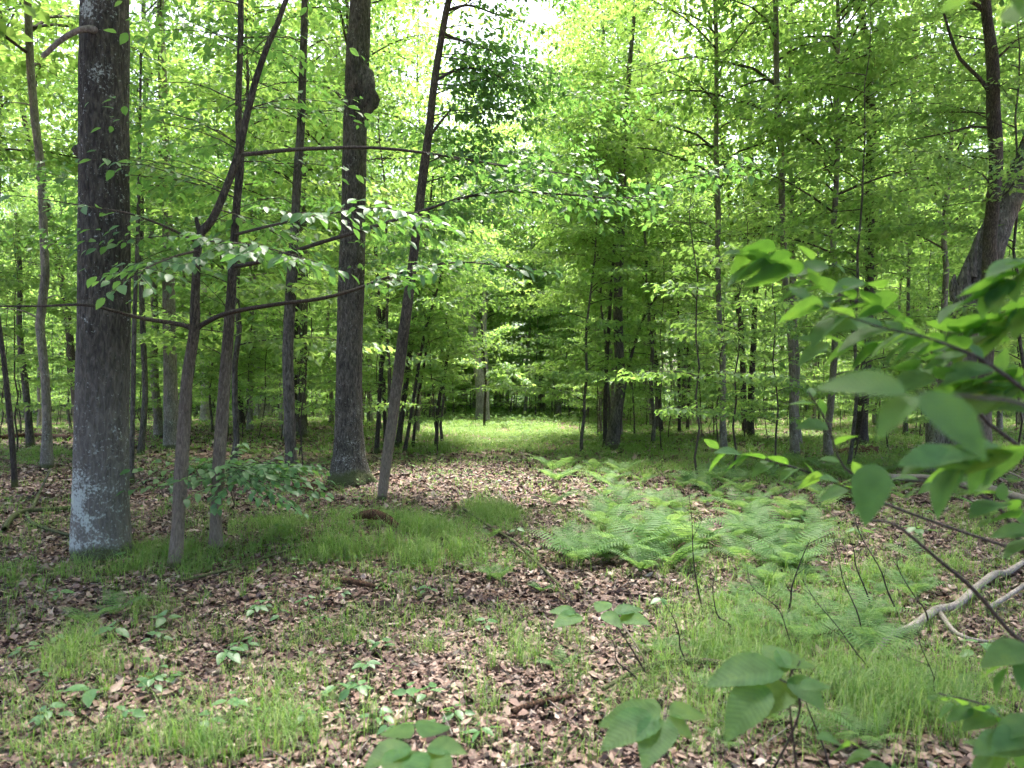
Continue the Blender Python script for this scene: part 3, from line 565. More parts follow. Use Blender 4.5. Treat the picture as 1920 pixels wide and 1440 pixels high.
# right-hand clump
dR = gpt(1152, 840)[1]
tree('clump_tree', 'dark trunk with mossy foot and slanting side stem, right of the clearing', 'tree',
     [(1148, 842, 24), (1153, 790, 20), (1164, 720, 19), (1160, 640, 18), (1159, 540, 17), (1164, 440, 15), (1167, 340, 14), (1172, 240, 12), (1178, 150, 9), (1190, 20, 7)], None, 'bark', 14, 12, .25, .09, n=80, seed=51, crown_mat='leaf',
     branches=[([(1158, 830, 10), (1168, 740, 8), (1188, 650, 6, dR-.2), (1215, 580, 5, dR-.3), (1260, 520, 3, dR-.3)], dict(f0=.6, tw=.15, leaf=.1, tpl=TQ))],
     crown=[dict(azs=(3.2, 1.0), z0=5.2, z1=12.5, nb=13, L=(3., 5.2), el=.35, leaf=.135, sp=.09, tws=.12, tpl=TQ, r0=.012, vj=.15, mul=4, sg3=(.14, .04), taper=.2), dict(z0=3.8, z1=13, nb=15, L=(2.0, 4.2), el=.4, leaf=.135, sp=.09, tws=.13, tpl=TQ, r0=.014, vj=.15, mul=4, sg3=(.12, .03))])
tree('slim_tree', 'thin dark stem hugging the left side of the mossy-footed trunk', 'tree',
     [(1135, 838, 9), (1135, 740, 8), (1140, 640, 7), (1147, 530, 6), (1155, 420, 6), (1160, 330, 5), (1165, 200, 4)], dR+.3, 'bark_dark', 8, None, .3, .05, n=50, seed=52, crown_mat='leaf',
     crown=[dict(z0=4, z1=8, nb=10, L=(1., 1.8), el=.4, leaf=.11, sp=.1, tws=.15, tpl=TQ, r0=.01, vj=.15, mul=4, sg3=(.1, .03))])
# the hollow leaning veteran at the right edge
dH = gpt(1792, 892)[1]
tree('broken_tree', 'thick old furrowed trunk broken open at head height, leaning out right', 'tree',
     [(1772, 892, 60), (1776, 840, 56), (1785, 760, 54), (1797, 680, 53), (1812, 600, 53), (1828, 540, 56), (1848, 480, 52), (1872, 420, 45), (1898, 360, 42), (1926, 295, 40), (1965, 205, 37), (2015, 90, 33)], None, 'bark_old', 70, 16, .45, .12, n=260, seed=61, share=3, ridge=.05,
     stubs=[[(1812, 580, 40, dH-.1), (1806, 545, 30, dH-.18), (1812, 505, 16, dH-.2), (1824, 470, 9, dH-.2), (1838, 432, 3, dH-.2)], [(1820, 520, 22, dH-.2), (1826, 470, 12, dH-.22), (1836, 430, 3, dH-.22)], [(1795, 560, 24, dH-.1), (1788, 535, 14, dH-.18), (1790, 515, 4, dH-.18)]])
tree('twisted_tree', 'knobbly dark brown trunk rising in front of the leaning broken trunk', 'tree',
     [(1845, 880, 26), (1846, 760, 25), (1850, 640, 25), (1852, 540, 25), (1856, 460, 25), (1862, 380, 24), (1868, 300, 24), (1862, 200, 23), (1860, 110, 20), (1850, 30, 18), (1848, -30, 14)], dH-.6, 'bark_sap', 18, 12, .4, .14, n=110, seed=62, crown_mat='leaf',
     stubs=[[(1860, 180, 8), (1835, 145, 7), (1800, 110, 6), (1780, 60, 5), (1770, 25, 4)], [(1868, 110, 6), (1885, 95, 4), (1905, 75, 3)], [(1862, 240, 5), (1820, 238, 4), (1770, 250, 3), (1710, 262, 2)], [(1845, 20, 10), (1830, 8, 7), (1812, 0, 6)]],
     share=2, crown=[dict(z0=4.5, z1=11, nb=20, L=(1.4, 2.8), el=.45, leaf=.11, sp=.095, tws=.14, tpl=TQ, r0=.015, vj=.2, mul=5, sg3=(.12, .04))])
tree('dark_tree', 'dark straight trunk left of the knobbly pair, dark broken wood at its foot', 'tree',
     [(1614, 836, 22), (1618, 760, 19), (1626, 660, 18), (1630, 540, 17), (1631, 420, 17), (1632, 320, 16), (1634, 220, 16), (1628, 130, 14), (1620, 60, 12), (1612, -20, 11)], None, 'bark_dark', 14, 15, .4, .12, n=90, seed=63, crown_mat='leaf',
     stubs=[[(1632, 260, 5), (1610, 200, 4), (1596, 110, 3), (1575, 0, 2)], [(1634, 95, 6), (1660, 60, 5), (1700, 30, 3)]],
     share=5, crown=[dict(z0=5., z1=14, nb=30, L=(1.8, 3.4), el=.45, leaf=.15, sp=.1, tws=.16, tpl=TQ, r0=.018, vj=.2, mul=4, sg3=(.14, .06))])

# other trunks one can tell apart: (kind of label, rows, depth or None, bark, crown start height)
S_ = [
 ('grey trunk with dark knots, behind and left of the forked sapling', [(322, 842, 26), (320, 740, 24), (318, 640, 23), (316, 520, 21), (313, 400, 19), (308, 260, 17), (304, 120, 14), (300, -20, 12)], None, 'bark_far', 6, 17),
 ('thin straight stem close against right edge of the thickest trunk', [(246, 905, 9), (249, 760, 9), (252, 600, 8), (258, 450, 7), (262, 280, 5), (264, 100, 4)], None, 'bark', 3.5, None),
 ('wavy slim stem second to the right of the thickest trunk', [(264, 852, 11), (272, 740, 10), (268, 620, 10), (264, 500, 9), (266, 400, 8), (262, 300, 6), (258, 160, 4)], None, 'bark', 4, None),
 ('speckled dark stem curving up behind the left side of the thickest trunk', [(148, 815, 13), (140, 740, 13), (133, 650, 13), (122, 560, 13), (105, 470, 12), (88, 380, 11), (62, 290, 10), (48, 230, 9), (30, 160, 8), (10, 110, 7), (-10, 60, 6)], None, 'bark_sap', 3.6, None),
 ('bent slim stem at the far left edge with a low fork', [(28, 915, 10), (22, 820, 10), (12, 720, 9), (4, 650, 8), (-8, 560, 6)], None, 'bark_dark', None, None),
 ('brown slim stem standing in grass near the left edge', [(57, 838, 13), (52, 770, 12), (44, 690, 11), (36, 610, 9), (38, 520, 8), (30, 400, 6)], None, 'bark', 3.6, None),
 ('dark furrowed trunk just behind the straight brown trunk', [(563, 802, 24), (560, 740, 20), (557, 640, 20), (559, 540, 21), (562, 420, 18), (565, 300, 16), (567, 160, 14)], None, 'bark_dark', 6, 17),
 ('thin pale curved dead stem low beside the straight brown trunk', [(536, 822, 6), (528, 790, 5), (530, 765, 4), (534, 740, 3)], None, 'bark_pale', None, None),
 ('pale lichened trunk foot seen between the two young saplings', [(384, 790, 15), (384, 740, 14), (383, 640, 14), (382, 520, 13), (380, 380, 12)], None, 'bark_pale', 7, 18),
 ('wide grey trunk behind the young upright tree', [(492, 782, 24), (494, 700, 22), (497, 600, 20), (498, 480, 19), (500, 340, 17)], None, 'bark_far', 7, 20),
 ('dark slanting stem left of the wide grey trunk', [(455, 800, 10), (448, 735, 9), (436, 690, 8), (418, 640, 7), (410, 600, 5)], None, 'bark_dark', 4, None),
 ('dark slim stem rising behind the base of the leaning trunk', [(746, 838, 11), (756, 760, 10), (766, 680, 10), (776, 600, 9), (786, 530, 8), (800, 440, 6), (812, 330, 4)], None, 'bark_dark', 4, None),
 ('left stem of a slim pair just right of the burled trunk', [(706, 850, 9), (711, 760, 8), (716, 660, 8), (711, 580, 7), (706, 500, 6), (700, 400, 5)], None, 'bark_dark', 4, None),
 ('right stem of a slim pair just right of the burled trunk', [(723, 828, 8), (720, 740, 7), (718, 640, 7), (722, 540, 6), (727, 460, 5)], None, 'bark_dark', 4, None),
 ('thin leaning stem, first of two nearly parallel ones left of the clearing', [(758, 852, 7), (772, 770, 6), (786, 680, 6), (800, 610, 5), (818, 550, 4), (836, 480, 3)], None, 'bark_dark', 3.5, None),
 ('thin leaning stem, second of two nearly parallel ones left of the clearing', [(774, 838, 6), (782, 760, 5), (796, 680, 5), (808, 600, 4), (822, 530, 3)], None, 'bark_dark', 3.5, None),
 ('thin dark sapling arching left over the near edge of the clearing', [(818, 836, 7), (822, 760, 7), (834, 700, 6), (841, 640, 6), (834, 590, 5), (815, 555, 5), (795, 525, 4), (775, 480, 3)], None, 'bark_dark', None, None),
 ('sunlit pinkish trunk leaning left at the back of the clearing', [(903, 776, 19), (900, 720, 17), (892, 660, 16), (884, 600, 15), (876, 520, 13), (868, 400, 11)], 43, 'bark_pale', 9, 18),
 ('slim sunlit trunk standing upright behind the clearing sapling', [(913, 778, 10), (912, 720, 9), (910, 660, 8), (908, 600, 7), (908, 500, 6)], 42, 'bark_pale', 7, None),
 ('grey trunk in shade behind the back edge of the clearing', [(868, 762, 14), (870, 700, 13), (874, 620, 12), (878, 520, 10)], None, 'bark_far', 8, 19),
 ('thin curved stem right of the mossy-footed trunk', [(1240, 812, 8), (1236, 740, 7), (1231, 680, 7), (1220, 620, 6), (1213, 560, 5), (1204, 500, 4)], None, 'bark_dark', 4.5, None),
 ('left of two thin upright stems right of the curved stem', [(1274, 812, 6), (1273, 720, 6), (1272, 620, 5), (1268, 520, 4), (1262, 440, 3)], None, 'bark_dark', 4.5, None),
 ('right of two thin upright stems right of the curved stem', [(1289, 806, 6), (1292, 700, 6), (1286, 620, 5), (1278, 540, 4), (1270, 460, 3)], None, 'bark_dark', 4.5, None),
 ('thin pale stick-like stem leaning right among the right-hand saplings', [(1294, 800, 5), (1308, 750, 4), (1322, 712, 4), (1338, 670, 3)], None, 'bark_sap', None, None),
 ('left stem of the wavy twin saplings right of centre', [(1398, 812, 11), (1394, 740, 11), (1392, 660, 11), (1386, 590, 10), (1377, 520, 9), (1372, 440, 9), (1366, 360, 9), (1357, 280, 9), (1343, 210, 8), (1335, 130, 7), (1333, 20, 6)], None, 'bark_dark', 5, None),
 ('right stem of the wavy twin saplings right of centre', [(1408, 820, 12), (1408, 740, 11), (1412, 660, 11), (1416, 560, 10), (1420, 470, 10), (1414, 380, 10), (1408, 280, 9), (1404, 190, 8), (1392, 130, 8), (1376, 60, 7), (1366, -10, 6)], None, 'bark_dark', 5, None),
 ('broad grey trunk leaning slightly right, behind the wavy twin saplings', [(1480, 764, 28), (1484, 700, 24), (1492, 620, 20), (1496, 540, 18), (1498, 430, 17), (1500, 300, 15)], None, 'bark_far', 9, 20),
 ('short-looking grey trunk left of the broad grey trunk', [(1442, 764, 15), (1442, 700, 15), (1446, 620, 13), (1448, 520, 12)], None, 'bark_far', 8, 18),
 ('pale whitish trunk right of the broad grey trunk', [(1526, 768, 20), (1524, 690, 19), (1521, 600, 17), (1518, 500, 16), (1516, 380, 14), (1514, 240, 12), (1512, 100, 9)], None, 'bark_pale', 9, 19),
 ('thin dark wavy stem left of the dark straight trunk', [(1604, 800, 8), (1606, 700, 9), (1602, 600, 9), (1597, 480, 9), (1593, 380, 8), (1586, 280, 8), (1574, 200, 7), (1566, 100, 6), (1560, 0, 4)], None, 'bark_dark', 6, None),
 ('smooth grey kinked trunk with a pale blaze band, left of broken trunk', [(1706, 776, 20), (1710, 700, 20), (1712, 560, 20), (1712, 440, 20), (1716, 380, 20), (1724, 320, 18), (1723, 220, 15), (1720, 120, 13), (1718, -20, 11)], None, 'bark_far', 8, 20),
 ('faint grey trunk between the kinked grey trunk and the broken trunk', [(1778, 765, 20), (1780, 640, 18), (1784, 460, 17), (1790, 320, 16), (1797, 180, 13), (1800, 60, 10)], None, 'bark_far', 10, 20),
 ('tall faint trunk at the right edge above the leaning limb', [(1890, 765, 22), (1893, 600, 20), (1898, 400, 19), (1905, 260, 18), (1910, 120, 14)], None, 'bark_far', 10, 20),
]
for k, (lab, rows, dd, bark, cz, ext) in enumerate(S_):
    rgk = random.Random(k); dd = gpt(rows[0][0], rows[0][1])[1] if dd is None else dd
    crown = None
    if cz:
        hi = H+(HY-rows[-1][1])/F*dd
        z1 = (ext or hi); big_ = ext is not None
        crown = [dict(z0=cz if z1 > cz+1.5 else z1*.5, z1=z1-.1, nb=30 if big_ else 20, L=(2, 3.8) if big_ else (1.2, 2.8), el=.5, leaf=.18 if dd > 25 else .13, sp=.13 if dd > 25 else .095, tws=.2 if dd > 25 else .14, tpl=TQ, r0=.02 if big_ else .01, vj=.3 if big_ else .15, mul=4, sg3=(.18, .06))]
    tree('tree', lab, 'tree', rows, dd, bark, 12, ext, .35, .08, seed=200+k, crown=crown, crown_mat='leaf' if dd > 14 else 'leaf_mid', n=60)
# the sapling in the clearing, bright leaf sprays on it
dC = gpt(908, 800)[1]
tree('clearing_sapling', 'small sapling standing in the sunlit clearing with bright pale leaf sprays', 'tree',
     [(908, 800, 5), (909, 760, 5), (911, 720, 4), (908, 680, 4), (905, 640, 3), (903, 600, 3)], None, 'bark_dark', 8, None, .2, .03, n=30, seed=71, crown_mat='leaf',
     branches=[([(909, 716, 3), (940, 690, 3, dC-.3), (970, 700, 2, dC-.5), (995, 722, 1, dC-.6)], dict(tw=.6, leaf=.15, sp=.06, f0=.05, tpl=TM, mul=3, sg3=(.08, .02))),
               ([(909, 725, 3), (935, 715, 3, dC-.2), (965, 722, 2, dC-.4)], dict(tw=.6, leaf=.15, sp=.06, f0=.05, tpl=TM, mul=3, sg3=(.08, .02))),
               ([(908, 690, 3), (885, 680, 3, dC-.2), (850, 672, 2, dC+.3)], dict(tw=.6, leaf=.15, sp=.06, f0=.05, tpl=TM, mul=3, sg3=(.08, .02))),
               ([(906, 650, 3), (930, 620, 3, dC+.2), (960, 612, 2, dC+.4)], dict(tw=.6, leaf=.15, sp=.06, f0=.05, tpl=TM, mul=3, sg3=(.08, .02)))])

# ------------------------------------------------------------------ the rest of the wood
sx, sy = SD.x/SD.z, SD.y/SD.z
def near_gap(x, y, zc, R):
    gx, gy = -.3+sx*zc, 32+sy*zc
    return ((x-gx)/(2.6+R))**2+((y-gy)/(11+R))**2 < 1
def in_clearing(x, y): return ((x+.5)/4.2)**2+((y-33)/14)**2 < 1
LM = [(-300, 150, 'left of the thickest trunk'), (150, 330, 'between the thickest trunk and forked sapling'), (330, 545, 'between the forked sapling and straight brown trunk'),
      (545, 655, 'between the straight brown trunk and burled trunk'), (655, 800, 'between the burled trunk and the clearing'), (800, 1100, 'behind the clearing'),
      (1100, 1290, 'around the mossy-footed clump'), (1290, 1480, 'around the wavy twin saplings'), (1480, 1625, 'left of the dark straight trunk'),
      (1625, 1790, 'between the dark straight and broken trunks'), (1790, 2300, 'right of the broken trunk')]
rp = random.Random(77); placed = []
spec = [('canopy', 135, 2.15, (11, 74)), ('understory', 135, 1.5, (13, 72)), ('sapling', 190, .8, (12, 48))]
desc = {'canopy': 'tall grey tree', 'understory': 'layered mid-height tree', 'sapling': 'small slim sapling'}
gname = {'canopy': 'tall trees of the wood', 'understory': 'understory trees of the wood', 'sapling': 'slim saplings of the wood'}
newt = []
for kind, cnt, md, (y0, y1) in spec:
    got = 0; tries = 0
    while got < cnt and tries < 9000:
        tries += 1
        y = math.sqrt(rp.uniform(y0**2, y1**2)); x = rp.uniform(-1, 1)*(.74*y+1.5)
        px = 960+x/y*F
        if in_clearing(x, y): continue
        if kind == 'canopy' and near_gap(x, y, 12, 2.6): continue
        if kind != 'canopy' and near_gap(x, y, 5, 1.): continue
        if 860 < px < 1110 and y < 44 and kind == 'canopy': continue
        if 870 < px < 1090 and y < 24: continue
        if y < 16 and kind == 'canopy' and px > 200 and px < 1850: continue
        if any((x-a)**2+(y-b_)**2 < (md*.75+.2)**2 for a, b_, q in TR[:60]): continue
        if any((x-a)**2+(y-b_)**2 < (md if q == kind else 1.1)**2 for a, b_, q in placed): continue
        placed.append((x, y, kind)); newt.append([kind, x, y, rp.randrange(len(VAR[kind])), rp.uniform(0, 6.28), rp.uniform(.85, 1.12), px]); got += 1
# tall trees added in view to shade around the clearing and fill sky gaps
for x, y, v in ((-4.25, 19.2, 0), (6.2, 31, 2), (-6.6, 34, 4), (5.9, 41, 1), (-6.3, 27.5, 2), (7.4, 25.5, 3), (5.4, 18.6, 0), (3.9, 26.5, 3), (-1.95, 49.5, 1), (3.2, 50, 4), (.9, 53, 3), (-6.8, 23.5, 5), (7.6, 17.5, 1), (-3.5, 26.8, 3), (3.5, 29, 0)):
    newt.append(['canopy', x, y, v, rp.uniform(0, 6.28), .95, 960+x/y*F])
for x, y, v in ((1.6, 49.5, 2), (3.6, 46, 3), (-4.6, 42, 4), (5.2, 38, 0), (4.6, 27.5, 1), (-5.2, 29, 2), (2.2, 53, 0), (-2.6, 54, 3), (4.4, 33, 5), (-3.4, 60, 1), (.2, 63, 2), (-2.15, 22.6, 0), (-2.9, 17.5, 4)):
    newt.append(['understory', x, y, v, rp.uniform(0, 6.28), .9, 960+x/y*F])
for x, y, v in ((2.9, 24.6, 1), (2.5, 26.5, 2), (3.3, 27, 3), (-3.6, 46, 0), (-1.6, 48, 1), (2.6, 45, 2), (-.2, 48.5, 3), (1.1, 47, 4), (-4.4, 37, 2), (3.8, 36, 0)):
    newt.append(['sapling', x, y, v, rp.uniform(0, 6.28), .9, 960+x/y*F])
for x, y in ((-8, 5.5), (5.6, 5.5), (-4.5, -1), (3, -2), (-.5, -4.5), (-3.2, 2.6), (9.2, 10.5), (-9.4, 11), (7.2, 8)):  # unseen trees, added so their wide crowns shade the foreground
    newt.append(['canopy', x, y, rp.randrange(6), rp.uniform(0, 6.28), 1.0, None])
cells = {}
for q in newt:
    if q[6] is None: continue
    z = next((i for i, (a, b_, _) in enumerate(LM) if a <= q[6] < b_), 0)
    band = 'near' if q[2] < 26 else ('midway back' if q[2] < 46 else 'far back'); cells.setdefault((q[0], z, band), []).append(q)
ORD = ['first', 'second', 'third', 'fourth', 'fifth', 'sixth', 'seventh', 'eighth', 'ninth', 'tenth', 'eleventh', 'twelfth', 'thirteenth', 'fourteenth', 'fifteenth', 'sixteenth', 'seventeenth', 'eighteenth', 'nineteenth', 'twentieth', 'twenty-first', 'twenty-second', 'twenty-third', 'twenty-fourth', 'twenty-fifth', 'twenty-sixth']
lab = {}
for (kind, z, band), qs in cells.items():
    qs.sort(key=lambda q: q[6])
    for i, q in enumerate(qs):
        s = '%s %s %s' % (desc[kind], band, LM[z][2])
        lab[id(q)] = s if len(qs) == 1 else s+', %s from left' % ORD[min(i, 25)]
for i_, q in enumerate(newt):
    kind, x, y, v, rz, s, px = q
    l_ = lab.get(id(q)) or 'unseen tall tree added outside the view so its crown shades the foreground'
    t = thing({'canopy': 'tall_tree', 'understory': 'understory_tree', 'sapling': 'sapling'}[kind], (x, y, gz(x, y)), l_, 'tree' if kind != 'sapling' else 'sapling', gname[kind])
    zs_ = 1.
    if px is None: s = 1.85 if abs(x) > 5 else 1.5; zs_ = .8
    elif kind == 'canopy' and y > 44 and abs(px-960) < 130: s = 1.25
    t.rotation_euler = (rp.uniform(-.04, .04), rp.uniform(-.04, .04), rz); t.scale = (s, s, s*zs_*rp.uniform(.95, 1.05))
    obj('trunk', VAR[kind][v][0], t); obj('crown', VAR[kind][v][1], t)
def far_wood():
    b = MB(); rg = np.random.default_rng(5)
    n = 300; y = rg.uniform(64, 112, n); x = rg.uniform(-1, 1, n)*.8*y; h = rg.uniform(14, 24, n)
    A = np.stack([x, y, ground(x, y)-.3], 1); B = A+np.stack([rg.normal(0, .5, n), rg.normal(0, .5, n), h], 1)
    b.sticks(A, B, rg.uniform(.12, .3, n), .05, 0)
    m = 260000; i = rg.integers(0, n, m); f = rg.beta(1.1, 1.2, m); P = A[i]+(B-A)[i]*(.02+1.02*f)[:, None]+rg.normal(0, 1, (m, 3))*np.array([2.2, 2.2, .7])
    a = rg.uniform(0, 6.28, m)
    b.leaves(P, np.stack([np.cos(a), np.sin(a), rg.normal(0, .2, m)], 1), unit(np.stack([rg.normal(0, .4, m), rg.normal(0, .4, m), np.ones(m)], 1)), rg.uniform(.3, .6, m), TQ, 1)
    m = 110000; y = rg.uniform(60, 100, m); x = rg.uniform(-1, 1, m)*.8*y; P = np.stack([x, y, ground(x, y)+rg.uniform(0, 1, m)**1.4*5], 1); a = rg.uniform(0, 6.28, m)
    k = rg.random(m) < .55+.8*vnoise(P*.25, 3); P, a = P[k], a[k]; m = len(P)
    b.leaves(P, np.stack([np.cos(a), np.sin(a), rg.normal(0, .2, m)], 1), unit(np.stack([rg.normal(0, .4, m), rg.normal(0, .4, m), np.ones(m)], 1)), rg.uniform(.2, .4, m), TQ, 1)
    return b.mesh('distant_woods', [M['bark_far'], M['leaf']], False)
tag(obj('distant_woods', far_wood()), 'distant mass of green woodland beyond the last trunks one can count', 'woods', kind='stuff')

# ------------------------------------------------------------------ ferns
def fern_mesh(seed, nf=7, L0=.42):
    rg = np.random.default_rng(seed); b = MB()
    for k in range(nf):
        az = 2*PI*k/nf+rg.normal(0, .35); L = L0*rg.uniform(.7, 1.15); n = 12
        e = np.linspace(1.15, -.25+rg.normal(0, .15), n); st = L/(n-1)
        p = [np.zeros(3)]
        for i in range(n-1): p.append(p[-1]+st*np.array([math.cos(az)*math.cos(e[i]), math.sin(az)*math.cos(e[i]), math.sin(e[i])]))
        p = np.array(p); b.tube(p, .0022*(1-.7*np.linspace(0, 1, n)), 3, 0)
        m = 16; s = np.linspace(.2, .98, m); q = s*(n-1); i = np.minimum(q.astype(int), n-2); fr = (q-i)[:, None]; A = p[i]*(1-fr)+p[i+1]*fr; T = unit(p[i+1]-p[i])
        up = np.array([0, 0, 1.]); side = unit(np.cross(T, up)+1e-5); wl = L*.21*np.sin(PI*np.clip((s-.12)/.95, 0, 1)**.7)+.008
        for sg in (1, -1):
            D = unit(T*.35+side*sg+np.array([0, 0, -.12])); Nn = unit(np.cross(D, T)*(-sg)); Nn = Nn*np.sign(Nn[:, 2:3]+1e-6)
            # each pinna is a toothed strip
            us = np.array([.08, .2, .3, .42, .52, .64, .74, .86]); ws = np.array([.10, .06, .12, .06, .10, .045, .075, .03])
            b.leaves(A, D, Nn, wl, strip_leaf(us, ws*.8, .1, .18), 0)
    return b.mesh('fern', [M['fern']], False)
FM = [fern_mesh(k, 5+k % 4, .36+.06*(k % 3)) for k in range(5)]
fr = random.Random(3); fi = 0
def fern(px, py, s, label, group=None):
    global fi
    x, y, z = gpt(px, py); o = obj('fern', FM[fi % 5], None, (x, y, z-.01)); fi += 1
    o.rotation_euler = (fr.uniform(-.12, .12), fr.uniform(-.12, .12), fr.uniform(0, 6.28)); o.scale = (s,)*3
    tag(o, label, 'fern', group)
G_F = [(1200, 1880, 1180, 1400, 25, 'feathery fern in the lower right grass, %s row, %s from left', 'ferns in the lower right grass', .5),
       (1020, 1560, 870, 1075, 100, 'pale green fern in the %s row right of the track, %s from left', 'ferns filling the patch right of the track', 1.15),
       (1380, 1720, 1050, 1210, 35, 'feathery fern in grass, %s row left of the long pale branch, %s from left', 'ferns in the grass behind the foreground leaves', .68),
       (1430, 1900, 870, 960, 20, 'small fern near the broken trunk foot, %s row, %s from left', 'ferns around the broken trunk', .9)]
ORD = ['first', 'second', 'third', 'fourth', 'fifth', 'sixth', 'seventh', 'eighth', 'ninth', 'tenth', 'eleventh', 'twelfth', 'thirteenth', 'fourteenth', 'fifteenth', 'sixteenth', 'seventeenth', 'eighteenth', 'nineteenth', 'twentieth', 'twenty-first', 'twenty-second', 'twenty-third', 'twenty-fourth', 'twenty-fifth', 'twenty-sixth']
ROWS = ['nearest', 'second', 'middle', 'fourth', 'farthest']
for x0, x1, y0, y1, n, lb, gp, s in G_F:
    per = n//5
    for r in range(5):
        for k, fx in enumerate(sorted(fr.uniform(x0, x1) for _ in range(per))):
            fy = y1-(y1-y0)*(r+fr.random())/5
            fern(fx, fy, s*fr.uniform(.7, 1.25), lb % (ROWS[r], ORD[k]), gp)
for px, py, s, lb in ((215, 1155, .75, 'small fern on dead leaves below the thickest trunk'), (165, 1175, .6, 'smallest fern left of the one below the thickest trunk'), (935, 1090, .6, 'fern beside the fallen stick at the track edge'),
                      (1015, 1110, .5, 'little fern at the lower end of the fallen stick'), (1855, 975, 1.2, 'bushy fern alone on dead leaves at right'), (1050, 1255, .5, 'low fern in the middle of the lower track'),
                      (920, 1010, .5, 'low fern at left edge of the track beside a grass tuft'), (1640, 1240, .7, 'fern touching the long pale fallen branch'), (1300, 1060, .9, 'rounded fern at the near edge of the fern patch')):
    fern(px, py, s, lb)

# ------------------------------------------------------------------ seedlings and near leaves
def seedling(px, py, nl, leaf, h, label, group=None, seed=0, mat='leaf_mid', tpl=TN):
    rg = np.random.default_rng(seed+900); x, y, z = gpt(px, py); root = thing('seedling', (x, y, z), label, 'seedling', group); b = MB(); s = MB()
    top = np.array([rg.normal(0, .03), rg.normal(0, .03), h]); s.sticks(np.array([[0, 0, -.02]]), top[None], .002, .0015)
    a0 = rg.uniform(0, 6.28); P = []; D = []
    for k in range(nl):
        a = a0+k*2.4; rr = leaf*(.15+.5*(k//4)); p = top+np.array([math.cos(a)*rr, math.sin(a)*rr, rg.normal(0, .012)-.012*(k//4)])
        s.sticks(top[None]*.98, p[None], .0013, .001); P.append(p); D.append((math.cos(a+rg.normal(0, .3)), math.sin(a), rg.normal(-.1, .15)))
    P = np.array(P); D = np.array(D, float); n = len(P)
    b.leaves(P, D, unit(np.stack([rg.normal(0, .25, n), rg.normal(-.1, .25, n), np.ones(n)], 1)), leaf*rg.uniform(.75, 1.2, n), tpl, 0)
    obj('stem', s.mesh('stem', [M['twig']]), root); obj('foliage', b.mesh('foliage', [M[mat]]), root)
SEED = [(430, 1255, 5, .10, .10, 'broad-leaved seedling alone on dead leaves, lower left centre'), (322, 1178, 4, .10, .07, 'seedling with a flat pair of leaves below the forked sapling'),
        (480, 1155, 6, .075, .06, 'cluster of small round leaves below the young upright tree'), (210, 1205, 4, .10, .08, 'seedling among ferns below the thickest trunk'),
        (245, 1062, 4, .09, .10, 'bright yellowish seedling at the right foot of the thickest trunk'), (585, 1138, 5, .06, .06, 'tiny seedling under the grassy hump'),
        (150, 1325, 4, .11, .08, 'seedling in grass at lower left'), (480, 1212, 4, .05, .06, 'tiny yellow-green seedling just above the lone broad-leaved one'),
        (100, 1215, 4, .06, .06, 'tiny seedling at left under the fallen branch'), (1725, 1012, 7, .13, .12, 'broad-leaved seedling on the dead leaves at right'),
        (1500, 990, 5, .13, .1, 'seedling beside the right-hand ferns'), (890, 1385, 6, .06, .06, 'small seedling in the lower track left side'),
        (960, 1010, 4, .08, .08, 'seedling at the far end of the fallen stick'), (700, 1330, 5, .07, .12, 'seedling with greyish leaves in lower centre grass'),
        (1600, 1010, 5, .1, .1, 'seedling behind the long thin stems at right'), (1850, 1240, 6, .09, .09, 'seedling below the long pale fallen branch'), (640, 1120, 4, .06, .05, 'tiny seedling right of the grassy hump foot'),
        (370, 1385, 5, .06, .08, 'small seedling in the bottom left grass'), (1240, 1150, 5, .08, .1, 'seedling in grass right of the track')]
for k, a in enumerate(SEED): seedling(*a, seed=k)
for grp, x0, x1, y0, y1, n in (('left foreground litter', 40, 620, 1110, 1400, 16), ('litter left of the lower track', 640, 960, 1080, 1400, 10), ('ground between ferns and broken trunk', 1380, 1900, 880, 1060, 12), ('litter behind the grassy hump', 250, 640, 860, 960, 8)):
    for k, px in enumerate(sorted(fr.uniform(x0, x1) for _ in range(n))):
        seedling(px, fr.uniform(y0, y1), fr.randint(3, 7), fr.uniform(.05, .09), fr.uniform(.04, .1), 'small leafy seedling in the %s, %s from left' % (grp, ORD[k]), 'scattered seedlings', seed=50+k+n)
# low leafy branches beside the young trees
def leafy(name, label, cat, foot, limbs, leaf, mat='leaf_near', tpl=TN, seed=0, r=.004, bark='twig', sp=.06, tw=.3, tws=.07, f0=.25, dens=1., group=None):
    """foot (px,py) on the ground or a 3D point; limbs: lists of (px,py,depth)"""
    rg = np.random.default_rng(seed+400); o = np.array(gpt(*foot) if len(foot) == 2 else foot)
    root = thing(name, o, label, cat, group); s = MB(); 
    for li, rows in enumerate(limbs):
        kw = {}
        if isinstance(rows, tuple): rows, kw = rows
        P = smooth(np.array([at(*q)-o if q is not None else np.zeros(3) for q in rows]), 22)
        b = MB(); args = dict(leaf=leaf, sp=sp, tw=tw, tws=tws, f0=f0, tpl=tpl, vj=.14, dens=dens); args.update(kw)
        spray(b, P, r, rg, **args); obj('branch', b.mesh('branch', [M[bark], M[mat]]), root)
    return root
leafy('maple_seedling', 'leafy low shoot with broad leaves in front of young upright tree', 'seedling', (440, 950), [[None, (435, 880, 7.2), (420, 862, 7.1), (400, 870, 7)], [None, (430, 880, 7.2), (470, 870, 7.0), (520, 868, 6.8)], [None, (425, 885, 6.9), (450, 880, 6.6), (470, 905, 6.4)]], .085, mat='leaf_mid', seed=3, tws=.09)

